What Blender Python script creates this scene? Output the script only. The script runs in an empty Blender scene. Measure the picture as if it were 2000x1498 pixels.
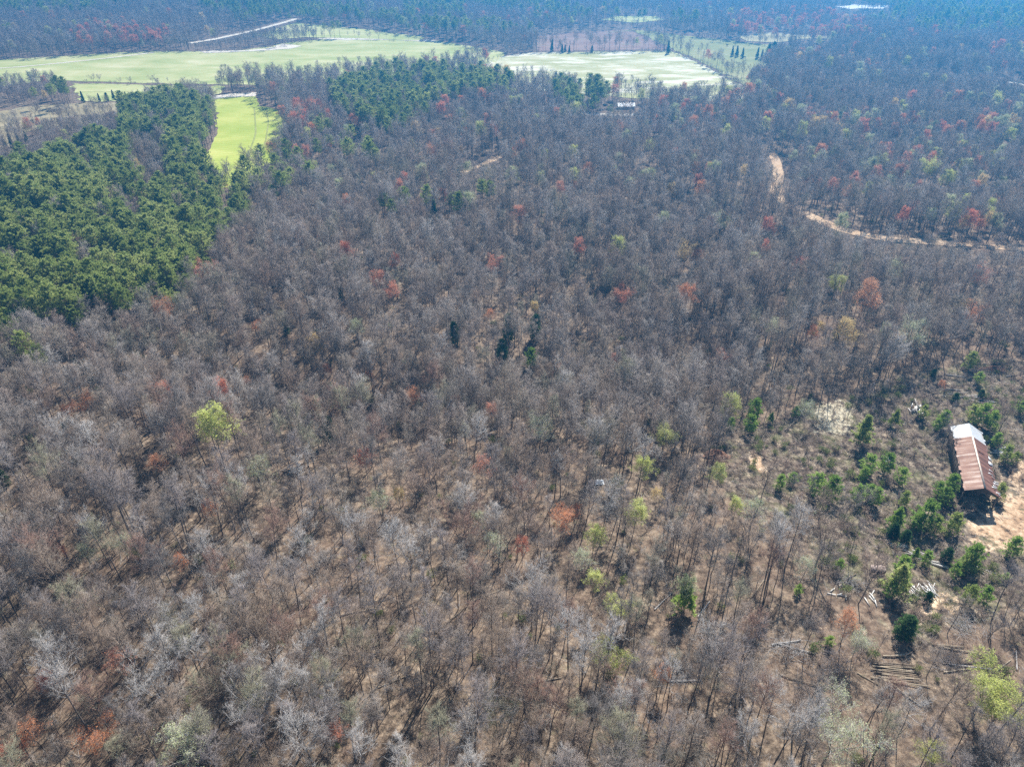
import bpy, math, random
import numpy as np
from mathutils import Vector, Matrix, geometry
R = math.radians
sc = bpy.context.scene
# ------------------------------------------------------------------ camera, sky, sun, exposure
CAM_H = 120.0; PITCH = R(34); FPX = 1388.0
cam = bpy.data.cameras.new('camera'); camo = bpy.data.objects.new('camera', cam)
sc.collection.objects.link(camo); camo.location = (0, 0, CAM_H)
camo.rotation_euler = (R(90) - PITCH, 0, 0)
cam.sensor_width = 36; cam.lens = 36 * FPX / 2000; cam.clip_start = 1; cam.clip_end = 30000
sc.camera = camo
SUN_EL, SUN_AZ = 46.0, 23.0
world = bpy.data.worlds.new("World"); sc.world = world; world.use_nodes = True
wn = world.node_tree; sky = wn.nodes.new('ShaderNodeTexSky'); sky.sky_type = 'NISHITA'
sky.sun_disc = False; sky.sun_elevation = R(SUN_EL); sky.sun_rotation = R(SUN_AZ)
bg = wn.nodes['Background']; bg.inputs[1].default_value = 0.05
wn.links.new(sky.outputs[0], bg.inputs[0])
sl = bpy.data.lights.new('sun', 'SUN'); sl.energy = 5.0; sl.angle = R(0.53); sl.color = (1, 0.955, 0.88)
so = bpy.data.objects.new('sun', sl); sc.collection.objects.link(so)
sdir = Vector((math.sin(R(SUN_AZ)) * math.cos(R(SUN_EL)), math.cos(R(SUN_AZ)) * math.cos(R(SUN_EL)), math.sin(R(SUN_EL))))
so.rotation_euler = sdir.to_track_quat('Z', 'Y').to_euler(); so.location = (0, 0, 400)
sc.view_settings.view_transform = 'Standard'; sc.view_settings.look = 'None'
sc.view_settings.exposure = 1.02; sc.view_settings.gamma = 1
cy = sc.cycles
cy.max_bounces = 3; cy.diffuse_bounces = 2; cy.glossy_bounces = 1; cy.transmission_bounces = 2
cy.volume_bounces = 0; cy.transparent_max_bounces = 4
cy.use_denoising = False
sc.render.use_persistent_data = False

# ------------------------------------------------------------------ terrain function and photo <-> ground helpers
def sst(a, b, x):
    t = np.clip((x - a) / (b - a), 0, 1); return t * t * (3 - 2 * t)
def terr(x, y):
    x = np.asarray(x, float); y = np.asarray(y, float)
    h = 3.2 * np.sin(x * 0.017 + 1.2) * np.sin(y * 0.019 + 0.4) + 2.0 * np.sin(x * 0.029 - y * 0.021 + 2.0) + 1.1 * np.sin(x * 0.05 + y * 0.043)
    clear = np.exp(-(((x - 105) / 60.) ** 2 + ((y - 130) / 60.) ** 2))
    m = (1 - 0.85 * clear) * (1 - 0.88 * sst(330, 470, y) * (1 - sst(60, 200, x - 0.28 * (y - 400))))
    h = h * m
    yc = 178 + 12 * np.sin(x * 0.03)                       # a shallow wooded ravine across the middle
    h = h - 6.5 * np.exp(-((y - yc) / 17.) ** 2) * sst(-150, -60, x) * (1 - sst(50, 85, x))
    h = h + 14 * sst(900, 2600, np.hypot(x, y)) + 0.25 * np.sin(x * .21) * np.sin(y * .17 + 1) * (1 - sst(300, 420, y))
    return h
def th(x, y): return float(terr(x, y))
CP, SP = math.cos(PITCH), math.sin(PITCH)
def ray(px, py):
    u = (px - 1000) / FPX; v = -(py - 749) / FPX
    return (u, CP + v * SP, -SP + v * CP)
def at(px, py, z=0.0):
    "the point z metres above the ground that the photograph shows at this pixel"
    d = ray(px, py); g = 0.0
    for _ in range(14):
        t = (g + z - CAM_H) / d[2]; x, y = d[0] * t, d[1] * t; g = 0.5 * g + 0.5 * th(x, y)
    return x, y, th(x, y)
def proj(x, y, z):
    x = np.asarray(x, float); y = np.asarray(y, float); z = np.asarray(z, float) - CAM_H
    f = y * CP - z * SP; up = y * SP + z * CP
    f = np.maximum(f, 1e-3)
    return 1000 + FPX * x / f, 749 - FPX * up / f
def inpoly(px, py, poly):
    px = np.asarray(px); py = np.asarray(py); c = np.zeros(px.shape, bool); n = len(poly)
    for i in range(n):
        x1, y1 = poly[i]; x2, y2 = poly[(i + 1) % n]
        if y1 == y2: continue
        k = ((y1 > py) != (y2 > py)) & (px < (x2 - x1) * (py - y1) / (y2 - y1) + x1)
        c ^= k
    return c
def polydist(x, y, pts, closed=True):
    d = np.full(np.shape(x), 1e9); n = len(pts)
    for i in range(n if closed else n - 1):
        a = np.array(pts[i][:2]); b = np.array(pts[(i + 1) % n][:2]); ab = b - a
        t = np.clip(((x - a[0]) * ab[0] + (y - a[1]) * ab[1]) / (ab @ ab + 1e-9), 0, 1)
        d = np.minimum(d, np.hypot(x - a[0] - t * ab[0], y - a[1] - t * ab[1]))
    return d
def wpoly(pp): return [at(*p)[:2] for p in pp]

# layout read off the photograph (ground points), stored as ground polygons
F_BIG = wpoly([(-60,120),(0,118),(160,108),(300,101),(450,101),(530,92),(560,84),(640,77),(720,75),(850,80),(950,96),(985,104),(975,122),(850,140),(700,158),(560,166),(440,166),(250,162),(100,157),(0,170),(-60,175)])
F_STRIP = wpoly([(140,163),(250,166),(440,170),(430,184),(330,196),(240,199),(160,198)])
F_TAN = wpoly([(-60,232),(40,210),(160,202),(300,200),(260,225),(130,250),(60,256),(0,300),(-60,320)])
F_GREEN = wpoly([(413,192),(450,188),(500,187),(507,205),(535,214),(556,228),(556,262),(548,300),(520,335),(480,362),(420,372),(398,345),(398,312),(412,290),(425,262),(424,225)])
F_MID = wpoly([(950,121),(985,111),(1040,104),(1310,101),(1345,114),(1400,142),(1475,184),(1440,206),(1300,196),(1200,189),(1100,180),(1000,172),(955,150)])
F_BROWN = wpoly([(1050,70),(1120,64),(1225,58),(1262,74),(1308,97),(1180,99),(1050,101)])
F_PAST = wpoly([(1232,58),(1330,70),(1420,80),(1508,88),(1520,108),(1500,128),(1482,152),(1462,170),(1400,136),(1350,112),(1316,98),(1270,75)])
F_FAR = wpoly([(1170,40),(1200,33),(1280,33),(1300,40),(1240,46)])
F_FAR2 = wpoly([(555,52),(575,46),(640,52),(730,60),(830,75),(820,80),(700,76),(600,74),(545,78),(500,70)])
F_POND = wpoly([(1632,14),(1665,10),(1735,12),(1725,18),(1660,19)])
F_SLOPE = wpoly([(1440,72),(1520,66),(1600,68),(1630,76),(1540,82),(1460,82)])
ROAD_E = [at(*p)[:2] for p in [(1508,300),(1519,322),(1521,345),(1514,378),(1532,400),(1562,412),(1592,428),(1622,441),(1660,455),(1702,464),(1760,471),(1830,476),(1910,481),(2000,488),(2100,498)]]
ROAD_M = [at(*p)[:2] for p in [(905,338),(930,326),(962,314),(985,303)]]
ROAD_W = [at(*p)[:2] for p in [(370,86),(420,78),(470,67),(520,55),(560,44),(578,38)]]
ROAD_L = [at(*p)[:2] for p in [(-30,137),(60,130),(150,121),(250,110),(300,104)]]
ROAD_R = [at(*p)[:2] for p in [(1945,158),(1975,161),(2005,168),(2060,180)]]
LANE = [at(*p)[:2] for p in [(1145,225),(1170,222),(1200,228),(1240,224)]]
CLEAR = wpoly([(1395,930),(1385,895),(1400,868),(1432,850),(1450,835),(1500,825),(1570,795),(1660,775),(1740,745),(1800,728),(1860,712),(2000,704),(2160,700),(2160,1215),(2000,1190),(1935,1215),(1870,1225),(1800,1260),(1765,1240),(1720,1200),(1690,1170),(1610,1150),(1600,1090),(1570,1040),(1520,1015),(1440,990)])
PALE1 = wpoly([(1590,790),(1660,785),(1665,830),(1640,850),(1600,840)])
EARTH1 = wpoly([(1880,1010),(1960,960),(2000,950),(2150,950),(2150,1090),(2000,1085),(1900,1065),(1870,1040)])
EARTH2 = wpoly([(1462,885),(1480,888),(1498,915),(1502,932),(1488,928),(1468,905)])
EARTH3 = wpoly([(1770,1130),(1900,1150),(1910,1200),(1840,1220),(1780,1210)])
EARTH4 = wpoly([(1560,1210),(1660,1190),(1690,1230),(1600,1250)])
EARTH5 = wpoly([(1940,900),(2000,890),(2150,895),(2150,950),(1960,955)])
HOUSE_C = at(1222, 212)[:2]
BARN_C = (115.5, 137.8)
fields = dict(big=F_BIG, strip=F_STRIP, tan=F_TAN, green=F_GREEN, mid=F_MID, brown=F_BROWN, past=F_PAST, far=F_FAR, far2=F_FAR2, pond=F_POND, slope=F_SLOPE)

# ------------------------------------------------------------------ materials
def nmat(name):
    m = bpy.data.materials.new(name); m.use_nodes = True; t = m.node_tree
    for n in list(t.nodes): t.nodes.remove(n)
    out = t.nodes.new('ShaderNodeOutputMaterial'); return m, t, out
def nd(t, k, **kw):
    n = t.nodes.new(k)
    for a, b in kw.items(): setattr(n, a, b)
    return n
def ramp(t, fac, stops, interp='LINEAR'):
    r = nd(t, 'ShaderNodeValToRGB'); r.color_ramp.interpolation = interp
    e = r.color_ramp.elements
    e[0].position, e[0].color = stops[0][0], (*stops[0][1], 1)
    e[1].position, e[1].color = stops[-1][0], (*stops[-1][1], 1)
    for p, c in stops[1:-1]:
        q = e.new(p); q.color = (*c, 1)
    t.links.new(fac, r.inputs[0]); return r.outputs[0]
def noise(t, scale, detail=4, rough=.6, vec=None, dist=0):
    n = nd(t, 'ShaderNodeTexNoise'); n.inputs['Scale'].default_value = scale; n.inputs['Detail'].default_value = detail
    n.inputs['Roughness'].default_value = rough; n.inputs['Distortion'].default_value = dist
    if vec is not None: t.links.new(vec, n.inputs['Vector'])
    return n.outputs[0]
def mixc(t, f, a, b, mode='MIX'):
    m = nd(t, 'ShaderNodeMix', data_type='RGBA', blend_type=mode)
    for s, v in ((0, f), (6, a), (7, b)):
        if hasattr(v, 'is_linked'): t.links.new(v, m.inputs[s])
        elif s == 0: m.inputs[0].default_value = v
        else: m.inputs[s].default_value = (*v, 1)
    return m.outputs[2]
def mth(t, op, a, b=0.0, clamp=False):
    m = nd(t, 'ShaderNodeMath', operation=op, use_clamp=clamp)
    for i, v in ((0, a), (1, b)):
        if hasattr(v, 'is_linked'): t.links.new(v, m.inputs[i])
        else: m.inputs[i].default_value = v
    return m.outputs[0]
def objpos(t, scale=(1, 1, 1), rot=0):
    c = nd(t, 'ShaderNodeTexCoord'); m = nd(t, 'ShaderNodeMapping'); m.inputs['Scale'].default_value = scale
    m.inputs['Rotation'].default_value = (0, 0, rot); t.links.new(c.outputs['Object'], m.inputs[0]); return m.outputs[0]
def bark_mat(name, cols, j=0.25):
    "diffuse bark: a tint drawn per tree, mottled along the wood"
    m, t, o = nmat(name); oi = nd(t, 'ShaderNodeObjectInfo')
    st_ = noise(t, .011, 3, .6, oi.outputs['Location']); fr = mth(t, 'ADD', mth(t, 'MULTIPLY', oi.outputs['Random'], .6), mth(t, 'MULTIPLY', mth(t, 'SUBTRACT', st_, .36), 1.5), True)
    c = ramp(t, fr, [(i / max(1, len(cols) - 1), q) for i, q in enumerate(cols)])
    n = noise(t, 1.3, 2, .6, objpos(t)); k = mth(t, 'ADD', mth(t, 'MULTIPLY', n, 2 * j), 1 - j)
    hv = nd(t, 'ShaderNodeVectorMath', operation='SCALE'); t.links.new(c, hv.inputs[0]); t.links.new(k, hv.inputs['Scale'])
    d = nd(t, 'ShaderNodeBsdfDiffuse'); t.links.new(hv.outputs[0], d.inputs[0]); t.links.new(d.outputs[0], o.inputs[0]); return m
def leaf_mat(name, cols, trans=.3, scale=.7):
    m, t, o = nmat(name); oi = nd(t, 'ShaderNodeObjectInfo')
    n = noise(t, scale, 3, .6, objpos(t)); f = mth(t, 'ADD', mth(t, 'MULTIPLY', n, 1.2), mth(t, 'MULTIPLY', oi.outputs['Random'], .5)); f = mth(t, 'SUBTRACT', f, .35, True)
    c = ramp(t, f, [(i / max(1, len(cols) - 1), q) for i, q in enumerate(cols)])
    d = nd(t, 'ShaderNodeBsdfDiffuse'); tr = nd(t, 'ShaderNodeBsdfTranslucent'); mx = nd(t, 'ShaderNodeMixShader'); mx.inputs[0].default_value = trans
    t.links.new(c, d.inputs[0]); t.links.new(c, tr.inputs[0]); t.links.new(d.outputs[0], mx.inputs[1]); t.links.new(tr.outputs[0], mx.inputs[2]); t.links.new(mx.outputs[0], o.inputs[0]); return m
def plain(name, col, rough=.8, metal=0, var=.25, scale=2.0, spec=.3):
    m, t, o = nmat(name); p = nd(t, 'ShaderNodeBsdfPrincipled')
    n = noise(t, scale, 4, .6, objpos(t)); c = ramp(t, n, [(.25, tuple(v * (1 - var) for v in col)), (.75, tuple(min(1, v * (1 + var)) for v in col))])
    t.links.new(c, p.inputs['Base Color']); p.inputs['Roughness'].default_value = rough; p.inputs['Metallic'].default_value = metal
    p.inputs['Specular IOR Level'].default_value = spec; t.links.new(p.outputs[0], o.inputs[0]); return m
BARKS = {
 'pale grey': bark_mat('bark_pale_grey', [(.50,.475,.455),(.41,.39,.375)]),
 'mauve grey': bark_mat('bark_mauve_grey', [(.33,.29,.28),(.27,.24,.23)]),
 'brown grey': bark_mat('bark_brown_grey', [(.34,.27,.215),(.28,.22,.18)]),
 'dark grey': bark_mat('bark_dark_grey', [(.18,.165,.155),(.23,.21,.20)]),
 'reddish brown': bark_mat('bark_reddish_brown', [(.35,.23,.18),(.30,.20,.165)]),
 'greenish grey': bark_mat('bark_greenish_grey', [(.36,.34,.24),(.31,.30,.215)]),
}
M_TRUNK = bark_mat('bark_trunk', [(.13,.115,.11),(.19,.175,.17),(.09,.08,.075)])
M_PTRUNK = bark_mat('bark_pine', [(.20,.15,.12),(.26,.19,.15)])
M_MIXBARK = bark_mat('bark_woodland', [(.42,.395,.37),(.34,.30,.28),(.30,.245,.21),(.45,.42,.395),(.33,.26,.21),(.27,.24,.23),(.36,.31,.255),(.40,.365,.345),(.32,.235,.19),(.34,.325,.25),(.27,.235,.215),(.34,.265,.215)])
M_PINE = leaf_mat('pine_needles', [(.19,.26,.065),(.40,.47,.15),(.66,.69,.30)], .48)
M_YPINE = leaf_mat('young_pine_needles', [(.16,.26,.06),(.32,.46,.11),(.52,.64,.20)], .42)
M_CEDAR = leaf_mat('cedar_foliage', [(.04,.085,.035),(.075,.14,.05),(.12,.20,.07)], .3)
LEAFS = {
 'red': leaf_mat('red_buds', [(.68,.22,.13),(.84,.38,.24),(.68,.44,.33)], .4, 1.6),
 'rusty orange': leaf_mat('rust_leaves', [(.62,.25,.12),(.84,.40,.20),(.74,.50,.34)], .4, 1.6),
 'golden': leaf_mat('golden_leaves', [(.72,.52,.20),(.90,.70,.32),(.80,.64,.40)], .4, 1.6),
 'bright yellow green': leaf_mat('yellow_green_leaves', [(.52,.57,.18),(.72,.76,.27),(.75,.76,.38)], .4, 1.6),
 'pale green': leaf_mat('pale_green_leaves', [(.50,.56,.30),(.62,.66,.40),(.58,.59,.42)], .4, 1.6),
}
# forest floor
def ground_mat():
    m, t, o = nmat('forest_floor'); v = objpos(t)
    a = noise(t, .55, 9, .78, v); b = noise(t, .06, 4, .6, v); c = noise(t, .35, 5, .65, v)
    litter = ramp(t, a, [(.37, (.045,.034,.026)), (.47, (.13,.098,.073)), (.55, (.25,.188,.135)), (.68, (.44,.35,.255))])
    litter = mixc(t, ramp(t, b, [(.42,(0,0,0)),(.62,(1,1,1))]), litter, mixc(t, .45, litter, (.22,.15,.11)))
    litter = mixc(t, mth(t, 'MULTIPLY', ramp(t, c, [(.60,(0,0,0)),(.72,(1,1,1))]), .5), litter, (.20,.19,.10))
    def attr(n):
        q = nd(t, 'ShaderNodeAttribute'); q.attribute_name = n; return q.outputs['Fac']
    def masked(n, sc_):
        w = noise(t, sc_, 5, .7, v); return ramp(t, mth(t, 'ADD', attr(n), mth(t, 'MULTIPLY', mth(t, 'SUBTRACT', w, .5), 1.9)), [(.40,(0,0,0)),(.60,(1,1,1))])
    scr = ramp(t, noise(t, .55, 7, .72, v), [(.38,(.045,.034,.028)),(.49,(.13,.10,.08)),(.57,(.24,.19,.14)),(.69,(.46,.38,.28))])
    scr = mixc(t, ramp(t, noise(t, .16, 5, .65, v), [(.50,(0,0,0)),(.66,(1,1,1))]), scr, mixc(t, .42, scr, (.20,.22,.09)))
    ear = ramp(t, noise(t, .3, 9, .78, v), [(.38,(.20,.13,.09)),(.47,(.44,.29,.18)),(.55,(.62,.45,.30)),(.66,(.78,.64,.48))])
    pal = ramp(t, noise(t, 1.2, 7, .75, v), [(.3,(.22,.18,.13)),(.55,(.60,.54,.40)),(.7,(.74,.68,.54))])
    col = mixc(t, masked('scrub', .25), litter, scr); col = mixc(t, masked('pale', .4), col, pal); col = mixc(t, masked('earth', .3), col, ear)
    p = nd(t, 'ShaderNodeBsdfPrincipled'); p.inputs['Roughness'].default_value = 1; p.inputs['Specular IOR Level'].default_value = .1
    t.links.new(col, p.inputs['Base Color'])
    bm = nd(t, 'ShaderNodeBump'); bm.inputs['Strength'].default_value = .8; bm.inputs['Distance'].default_value = .35
    t.links.new(noise(t, 1.4, 8, .75, v), bm.inputs['Height']); t.links.new(bm.outputs[0], p.inputs['Normal']); t.links.new(p.outputs[0], o.inputs[0]); return m
M_GROUND = ground_mat()
def field_mat(name, stops, sc1, patch=None, pth=(.55, .62), psc=.02, stripes=0, srot=0, ssc=.35):
    m, t, o = nmat(name); v = objpos(t)
    a = noise(t, sc1, 6, .6, v); big = noise(t, .013, 4, .6, objpos(t, (1, 3.2, 1), srot), .6); fine = noise(t, .8, 4, .7, v)
    f = mth(t, 'ADD', mth(t, 'MULTIPLY', a, .45), mth(t, 'ADD', mth(t, 'MULTIPLY', big, .45), mth(t, 'MULTIPLY', fine, .12)))
    c = ramp(t, f, stops)
    if stripes:
        w = nd(t, 'ShaderNodeTexWave'); w.inputs['Scale'].default_value = ssc; w.inputs['Distortion'].default_value = 3; w.inputs['Detail'].default_value = 2; w.inputs['Detail Scale'].default_value = .2
        t.links.new(objpos(t, (1, 1, 1), srot), w.inputs[0]); c = mixc(t, mth(t, 'MULTIPLY', w.outputs[1], stripes), c, tuple(q * .5 for q in stops[0][1]))
    if patch:
        k = ramp(t, noise(t, psc, 7, .65, objpos(t, (1, 2.4, 1)), .4), [(pth[0], (0, 0, 0)), (pth[1], (1, 1, 1))]); c = mixc(t, k, c, patch)
    d = nd(t, 'ShaderNodeBsdfDiffuse'); t.links.new(c, d.inputs[0]); t.links.new(d.outputs[0], o.inputs[0]); return m

# ------------------------------------------------------------------ object helpers
def link(o): sc.collection.objects.link(o); return o
def mesh(name, V, Fs, mats, mi=None, smooth=False):
    me = bpy.data.meshes.new(name); V = np.asarray(V, np.float32).reshape(-1, 3)
    if isinstance(Fs, np.ndarray):
        n, k = Fs.shape; me.vertices.add(len(V)); me.vertices.foreach_set('co', V.ravel())
        me.loops.add(n * k); me.loops.foreach_set('vertex_index', Fs.astype(np.int32).ravel())
        me.polygons.add(n); me.polygons.foreach_set('loop_start', np.arange(0, n * k, k, dtype=np.int32))
    else: me.from_pydata(V.tolist(), [], Fs)
    for m in mats: me.materials.append(m)
    if mi is not None: me.polygons.foreach_set('material_index', np.asarray(mi, np.int32))
    if smooth: me.polygons.foreach_set('use_smooth', np.ones(len(me.polygons), bool))
    me.update(calc_edges=True); me.validate(); return me
def tag(o, label=None, cat=None, group=None, kind=None):
    if label: o['label'] = label
    if cat: o['category'] = cat
    if group: o['group'] = group
    if kind: o['kind'] = kind
    return o
def obj(name, me, parent=None):
    o = link(bpy.data.objects.new(name, me)); o.parent = parent; return o
def empty(name, loc, rz=0):
    e = link(bpy.data.objects.new(name, None)); e.location = loc; e.rotation_euler[2] = rz; e.empty_display_size = .3; return e
def tubes(segs, n):
    "tapered n-sided prisms for rows (p0, p1, r0, r1); the tip closes to a point when r1 < 0"
    if not len(segs): return np.zeros((0, 3)), np.zeros((0, 3), int)
    S = np.array(segs, float); p0, p1, r0, r1 = S[:, 0:3], S[:, 3:6], S[:, 6], S[:, 7]
    d = p1 - p0; d /= np.linalg.norm(d, axis=1)[:, None] + 1e-9
    ref = np.where(np.abs(d[:, 2:3]) > .9, [[1., 0, 0]], [[0, 0, 1.]]); u = np.cross(d, ref); u /= np.linalg.norm(u, axis=1)[:, None] + 1e-9; w = np.cross(d, u)
    a = np.arange(n) * 2 * np.pi / n; ca, sa = np.cos(a), np.sin(a)
    ring = u[:, None, :] * ca[None, :, None] + w[:, None, :] * sa[None, :, None]
    A = p0[:, None] + ring * r0[:, None, None]; B = p1[:, None] + ring * np.abs(r1)[:, None, None]
    V = np.concatenate([A, B], 1).reshape(-1, 3); base = (np.arange(len(S)) * 2 * n)[:, None]
    i = np.arange(n); j = (i + 1) % n
    q = np.stack([base + i, base + j, base + n + j, base + n + i], -1).reshape(-1, 4)
    return V, np.concatenate([q[:, [0, 1, 2]], q[:, [0, 2, 3]]])
def spikes(segs):
    "three-sided spikes that taper to a point (fine twigs)"
    if not len(segs): return np.zeros((0, 3)), np.zeros((0, 3), int)
    S = np.array(segs, float); p0, p1, r0 = S[:, 0:3], S[:, 3:6], S[:, 6]
    d = p1 - p0; d /= np.linalg.norm(d, axis=1)[:, None] + 1e-9
    ref = np.where(np.abs(d[:, 2:3]) > .9, [[1., 0, 0]], [[0, 0, 1.]]); u = np.cross(d, ref); u /= np.linalg.norm(u, axis=1)[:, None] + 1e-9; w = np.cross(d, u)
    V = np.stack([p0 + u * r0[:, None], p0 + (-.5 * u + .87 * w) * r0[:, None], p0 + (-.5 * u - .87 * w) * r0[:, None], p1], 1).reshape(-1, 3)
    b = (np.arange(len(S)) * 4)[:, None]; F = np.concatenate([b + [0, 1, 3], b + [1, 2, 3], b + [2, 0, 3]]); return V, F
def tris(C, D, W):
    "leaf triangles: tip C + D, base width W"
    C = np.array(C); D = np.array(D); W = np.array(W); V = np.stack([C - W, C + W, C + D], 1).reshape(-1, 3)
    return V, np.arange(len(V)).reshape(-1, 3)
def join(parts):
    Vs, Fs, off = [], [], 0
    for V, F in parts: Vs.append(V); Fs.append(F + off); off += len(V)
    return np.concatenate(Vs), np.concatenate(Fs)
def rv(rng): v = rng.normal(size=3); return v / np.linalg.norm(v)
def turn(d, ang, rng):
    p = np.cross(d, rv(rng)); p /= np.linalg.norm(p) + 1e-9; return d * math.cos(ang) + p * math.sin(ang)
def poly_branch(p, d, L, n, r0, r1, rng, wob=.12, up=.05):
    segs, pts = [], [p]
    for i in range(n):
        d = d + rng.normal(size=3) * wob + np.array([0, 0, up]); d /= np.linalg.norm(d); q = p + d * L / n
        a = r0 + (r1 - r0) * i / n; b = r0 + (r1 - r0) * (i + 1) / n; segs.append((*p, *q, a, b)); p = q; pts.append(p)
    return segs, pts
def along(pts, s):
    k = s * (len(pts) - 1); i = min(int(k), len(pts) - 2); f = k - i
    d = pts[i + 1] - pts[i]; return pts[i] * (1 - f) + pts[i + 1] * f, d / (np.linalg.norm(d) + 1e-9)

# ------------------------------------------------------------------ tree shapes
def bare_tree(seed, H=18, spread=1.0, low=.38, forks=1, tw=1.0, dens=1.0):
    rng = np.random.default_rng(seed); big, mid, fine, tips = [], [], [], []
    stems = []
    if forks == 1:
        s, pts = poly_branch(np.zeros(3), np.array([rng.normal() * .05, rng.normal() * .05, 1.]), H * .93, 9, .0085 * H, .025, rng, .022, .03); stems.append(pts); big += s
    else:
        s, pts = poly_branch(np.zeros(3), np.array([0, 0, 1.]), H * low * .8, 3, .012 * H, .009 * H, rng, .03, .03); big += s
        for k in range(forks):
            a = 2 * math.pi * (k + rng.random() * .4) / forks; d = np.array([math.cos(a) * .42, math.sin(a) * .42, 1.]); d /= np.linalg.norm(d)
            s, q = poly_branch(pts[-1], d, H * (1 - low * .8) * .95, 7, .006 * H, .02, rng, .06, .05); big += s; stems.append(q)
    nl = int((18 if forks == 1 else 10) * dens)
    for pts in stems:
        az = rng.random() * 6.28
        for k in range(nl):
            t = (low if forks == 1 else .12) + (.98 - (low if forks == 1 else .12)) * (k + rng.random() * .8) / nl
            p, dd = along(pts, min(t, .99)); az += 2.4 + rng.normal() * .5; el = R(rng.uniform(18, 52) + 18 * t)
            d = np.array([math.cos(az) * math.cos(el), math.sin(az) * math.cos(el), math.sin(el)])
            tt = (t - low) / (1 - low) if forks == 1 else t
            L = H * .27 * spread * (1.0 - .50 * max(0, tt) ** 1.5) * (.7 + .5 * rng.random()) * (1 if forks == 1 else .85)
            s, lp = poly_branch(p, d, L, 5, .0042 * H * (1 - .45 * tt), .018, rng, .12, .08); mid += s
            for j in range(6):
                u = .2 + .8 * (j + rng.random()) / 6; p2, d2 = along(lp, min(u, .99)); e = turn(d2, R(rng.uniform(25, 60)), rng); e[2] += .12; e /= np.linalg.norm(e)
                L2 = L * .52 * (1.15 - .6 * u) * (.7 + .6 * rng.random()); s, sp = poly_branch(p2, e, L2, 3, .019 * tw, .012 * tw, rng, .15, .06); mid += s
                for m in range(4):
                    w = .15 + .85 * (m + rng.random()) / 4; p3, d3 = along(sp, min(w, .99)); g = turn(d3, R(rng.uniform(20, 60)), rng); g[2] += .1; g /= np.linalg.norm(g)
                    L3 = max(.35, L2 * .55 * (.6 + .7 * rng.random())); s, tp = poly_branch(p3, g, L3, 2, .0145 * tw, .009 * tw, rng, .15, .06); mid += s
                    for n in range(4):
                        p4, d4 = along(tp, min(.2 + .8 * (n + rng.random()) / 4, .99)); g4 = turn(d4, R(rng.uniform(15, 55)), rng); L4 = rng.uniform(.35, .9); q4 = p4 + g4 * L4
                        fine.append((*p4, *q4, .0105 * tw, 0)); tips.append(q4)
                    tips.append(tp[-1])
    return big, mid, fine, np.array(tips)
def buds(tips, seed, size, frac=1.0, up=None, n=1):
    rng = np.random.default_rng(seed); T = tips[rng.random(len(tips)) < frac] if up is None else tips[(tips[:, 2] > up) & (rng.random(len(tips)) < frac)]
    T = np.repeat(T, n, 0); C = T + rng.normal(size=T.shape) * .12
    D = rng.normal(size=T.shape); D /= np.linalg.norm(D, axis=1)[:, None]; W = np.cross(D, rng.normal(size=T.shape)); W /= np.linalg.norm(W, axis=1)[:, None]
    s = size * rng.uniform(.6, 1.4, (len(T), 1)); return tris(C, D * s, W * s * .42)
def pine_tree(seed, H=20, cf=.5, rad=.17, whorls=15, per=4, tufts=7, blades=13, cone=0., blen=.46, bw=.085, rag=.35):
    rng = np.random.default_rng(seed); s, pts = poly_branch(np.zeros(3), np.array([rng.normal() * .02, rng.normal() * .02, 1.]), H * .97, 8, .012 * H, .03, rng, .025, .03)
    big, C, D, W = list(s), [], [], []
    az = 0
    for k in range(whorls):
        t = (k + .3 * rng.random()) / whorls; z = 1 - cf + cf * t; p, _ = along(pts, min(z, .995))
        prof = (1 - t) if cone > .5 else (math.sin(math.pi * min(1, .28 + .72 * t)) ** .7)
        if cone <= .5: prof = max(prof, .25)
        for j in range(per):
            if rng.random() < .10: continue
            az += 2 * math.pi / per + rng.normal() * .4
            L = H * rad * prof * (1 + rng.uniform(-rag, rag)) + .25; el = R(5 + 45 * t + rng.normal() * 8)
            d = np.array([math.cos(az) * math.cos(el), math.sin(az) * math.cos(el), math.sin(el)])
            s, bp = poly_branch(p, d, L, 3, .0022 * H * (1.1 - .7 * t) + .008, .012, rng, .08, .09); big += s
            for m in range(tufts):
                u = .28 + .72 * (m + rng.random()) / tufts; c, dd = along(bp, min(u, .995)); side = np.cross(dd, [0, 0, 1.]); side /= np.linalg.norm(side) + 1e-9
                c = c + side * rng.normal() * .22 * L * (1.2 - u * .6) + np.array([0, 0, rng.normal() * .12])
                for b in range(blades):
                    g = rv(rng) + .5 * dd + np.array([0, 0, .25]); g /= np.linalg.norm(g); wv = np.cross(g, rv(rng) * .6 + np.array([0, 0, 1.])); wv /= np.linalg.norm(wv) + 1e-9
                    C.append(c + rv(rng) * .16); D.append(g * blen * rng.uniform(.7, 1.3)); W.append(wv * bw)
    return big, tris(C, D, W)
def shrub(seed, H=2.2, n=8):
    rng = np.random.default_rng(seed); mid, fine = [], []
    for k in range(n):
        a = rng.random() * 6.28; d = np.array([math.cos(a) * .5, math.sin(a) * .5, 1.]); s, p = poly_branch(np.array([rng.normal() * .15, rng.normal() * .15, 0]), d / np.linalg.norm(d), H * rng.uniform(.6, 1.1), 3, .028, .014, rng, .14, .05); mid += s
        for j in range(7):
            q, dd = along(p, rng.uniform(.25, .98)); g = turn(dd, R(rng.uniform(25, 60)), rng); L = rng.uniform(.35, .9); e = q + g * L; fine.append((*q, *e, .014, 0))
            for i in range(3): f = q + (e - q) * rng.uniform(.3, .9); h = f + turn(g, R(45), rng) * rng.uniform(.2, .45); fine.append((*f, *h, .010, 0))
    return mid, fine

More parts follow.
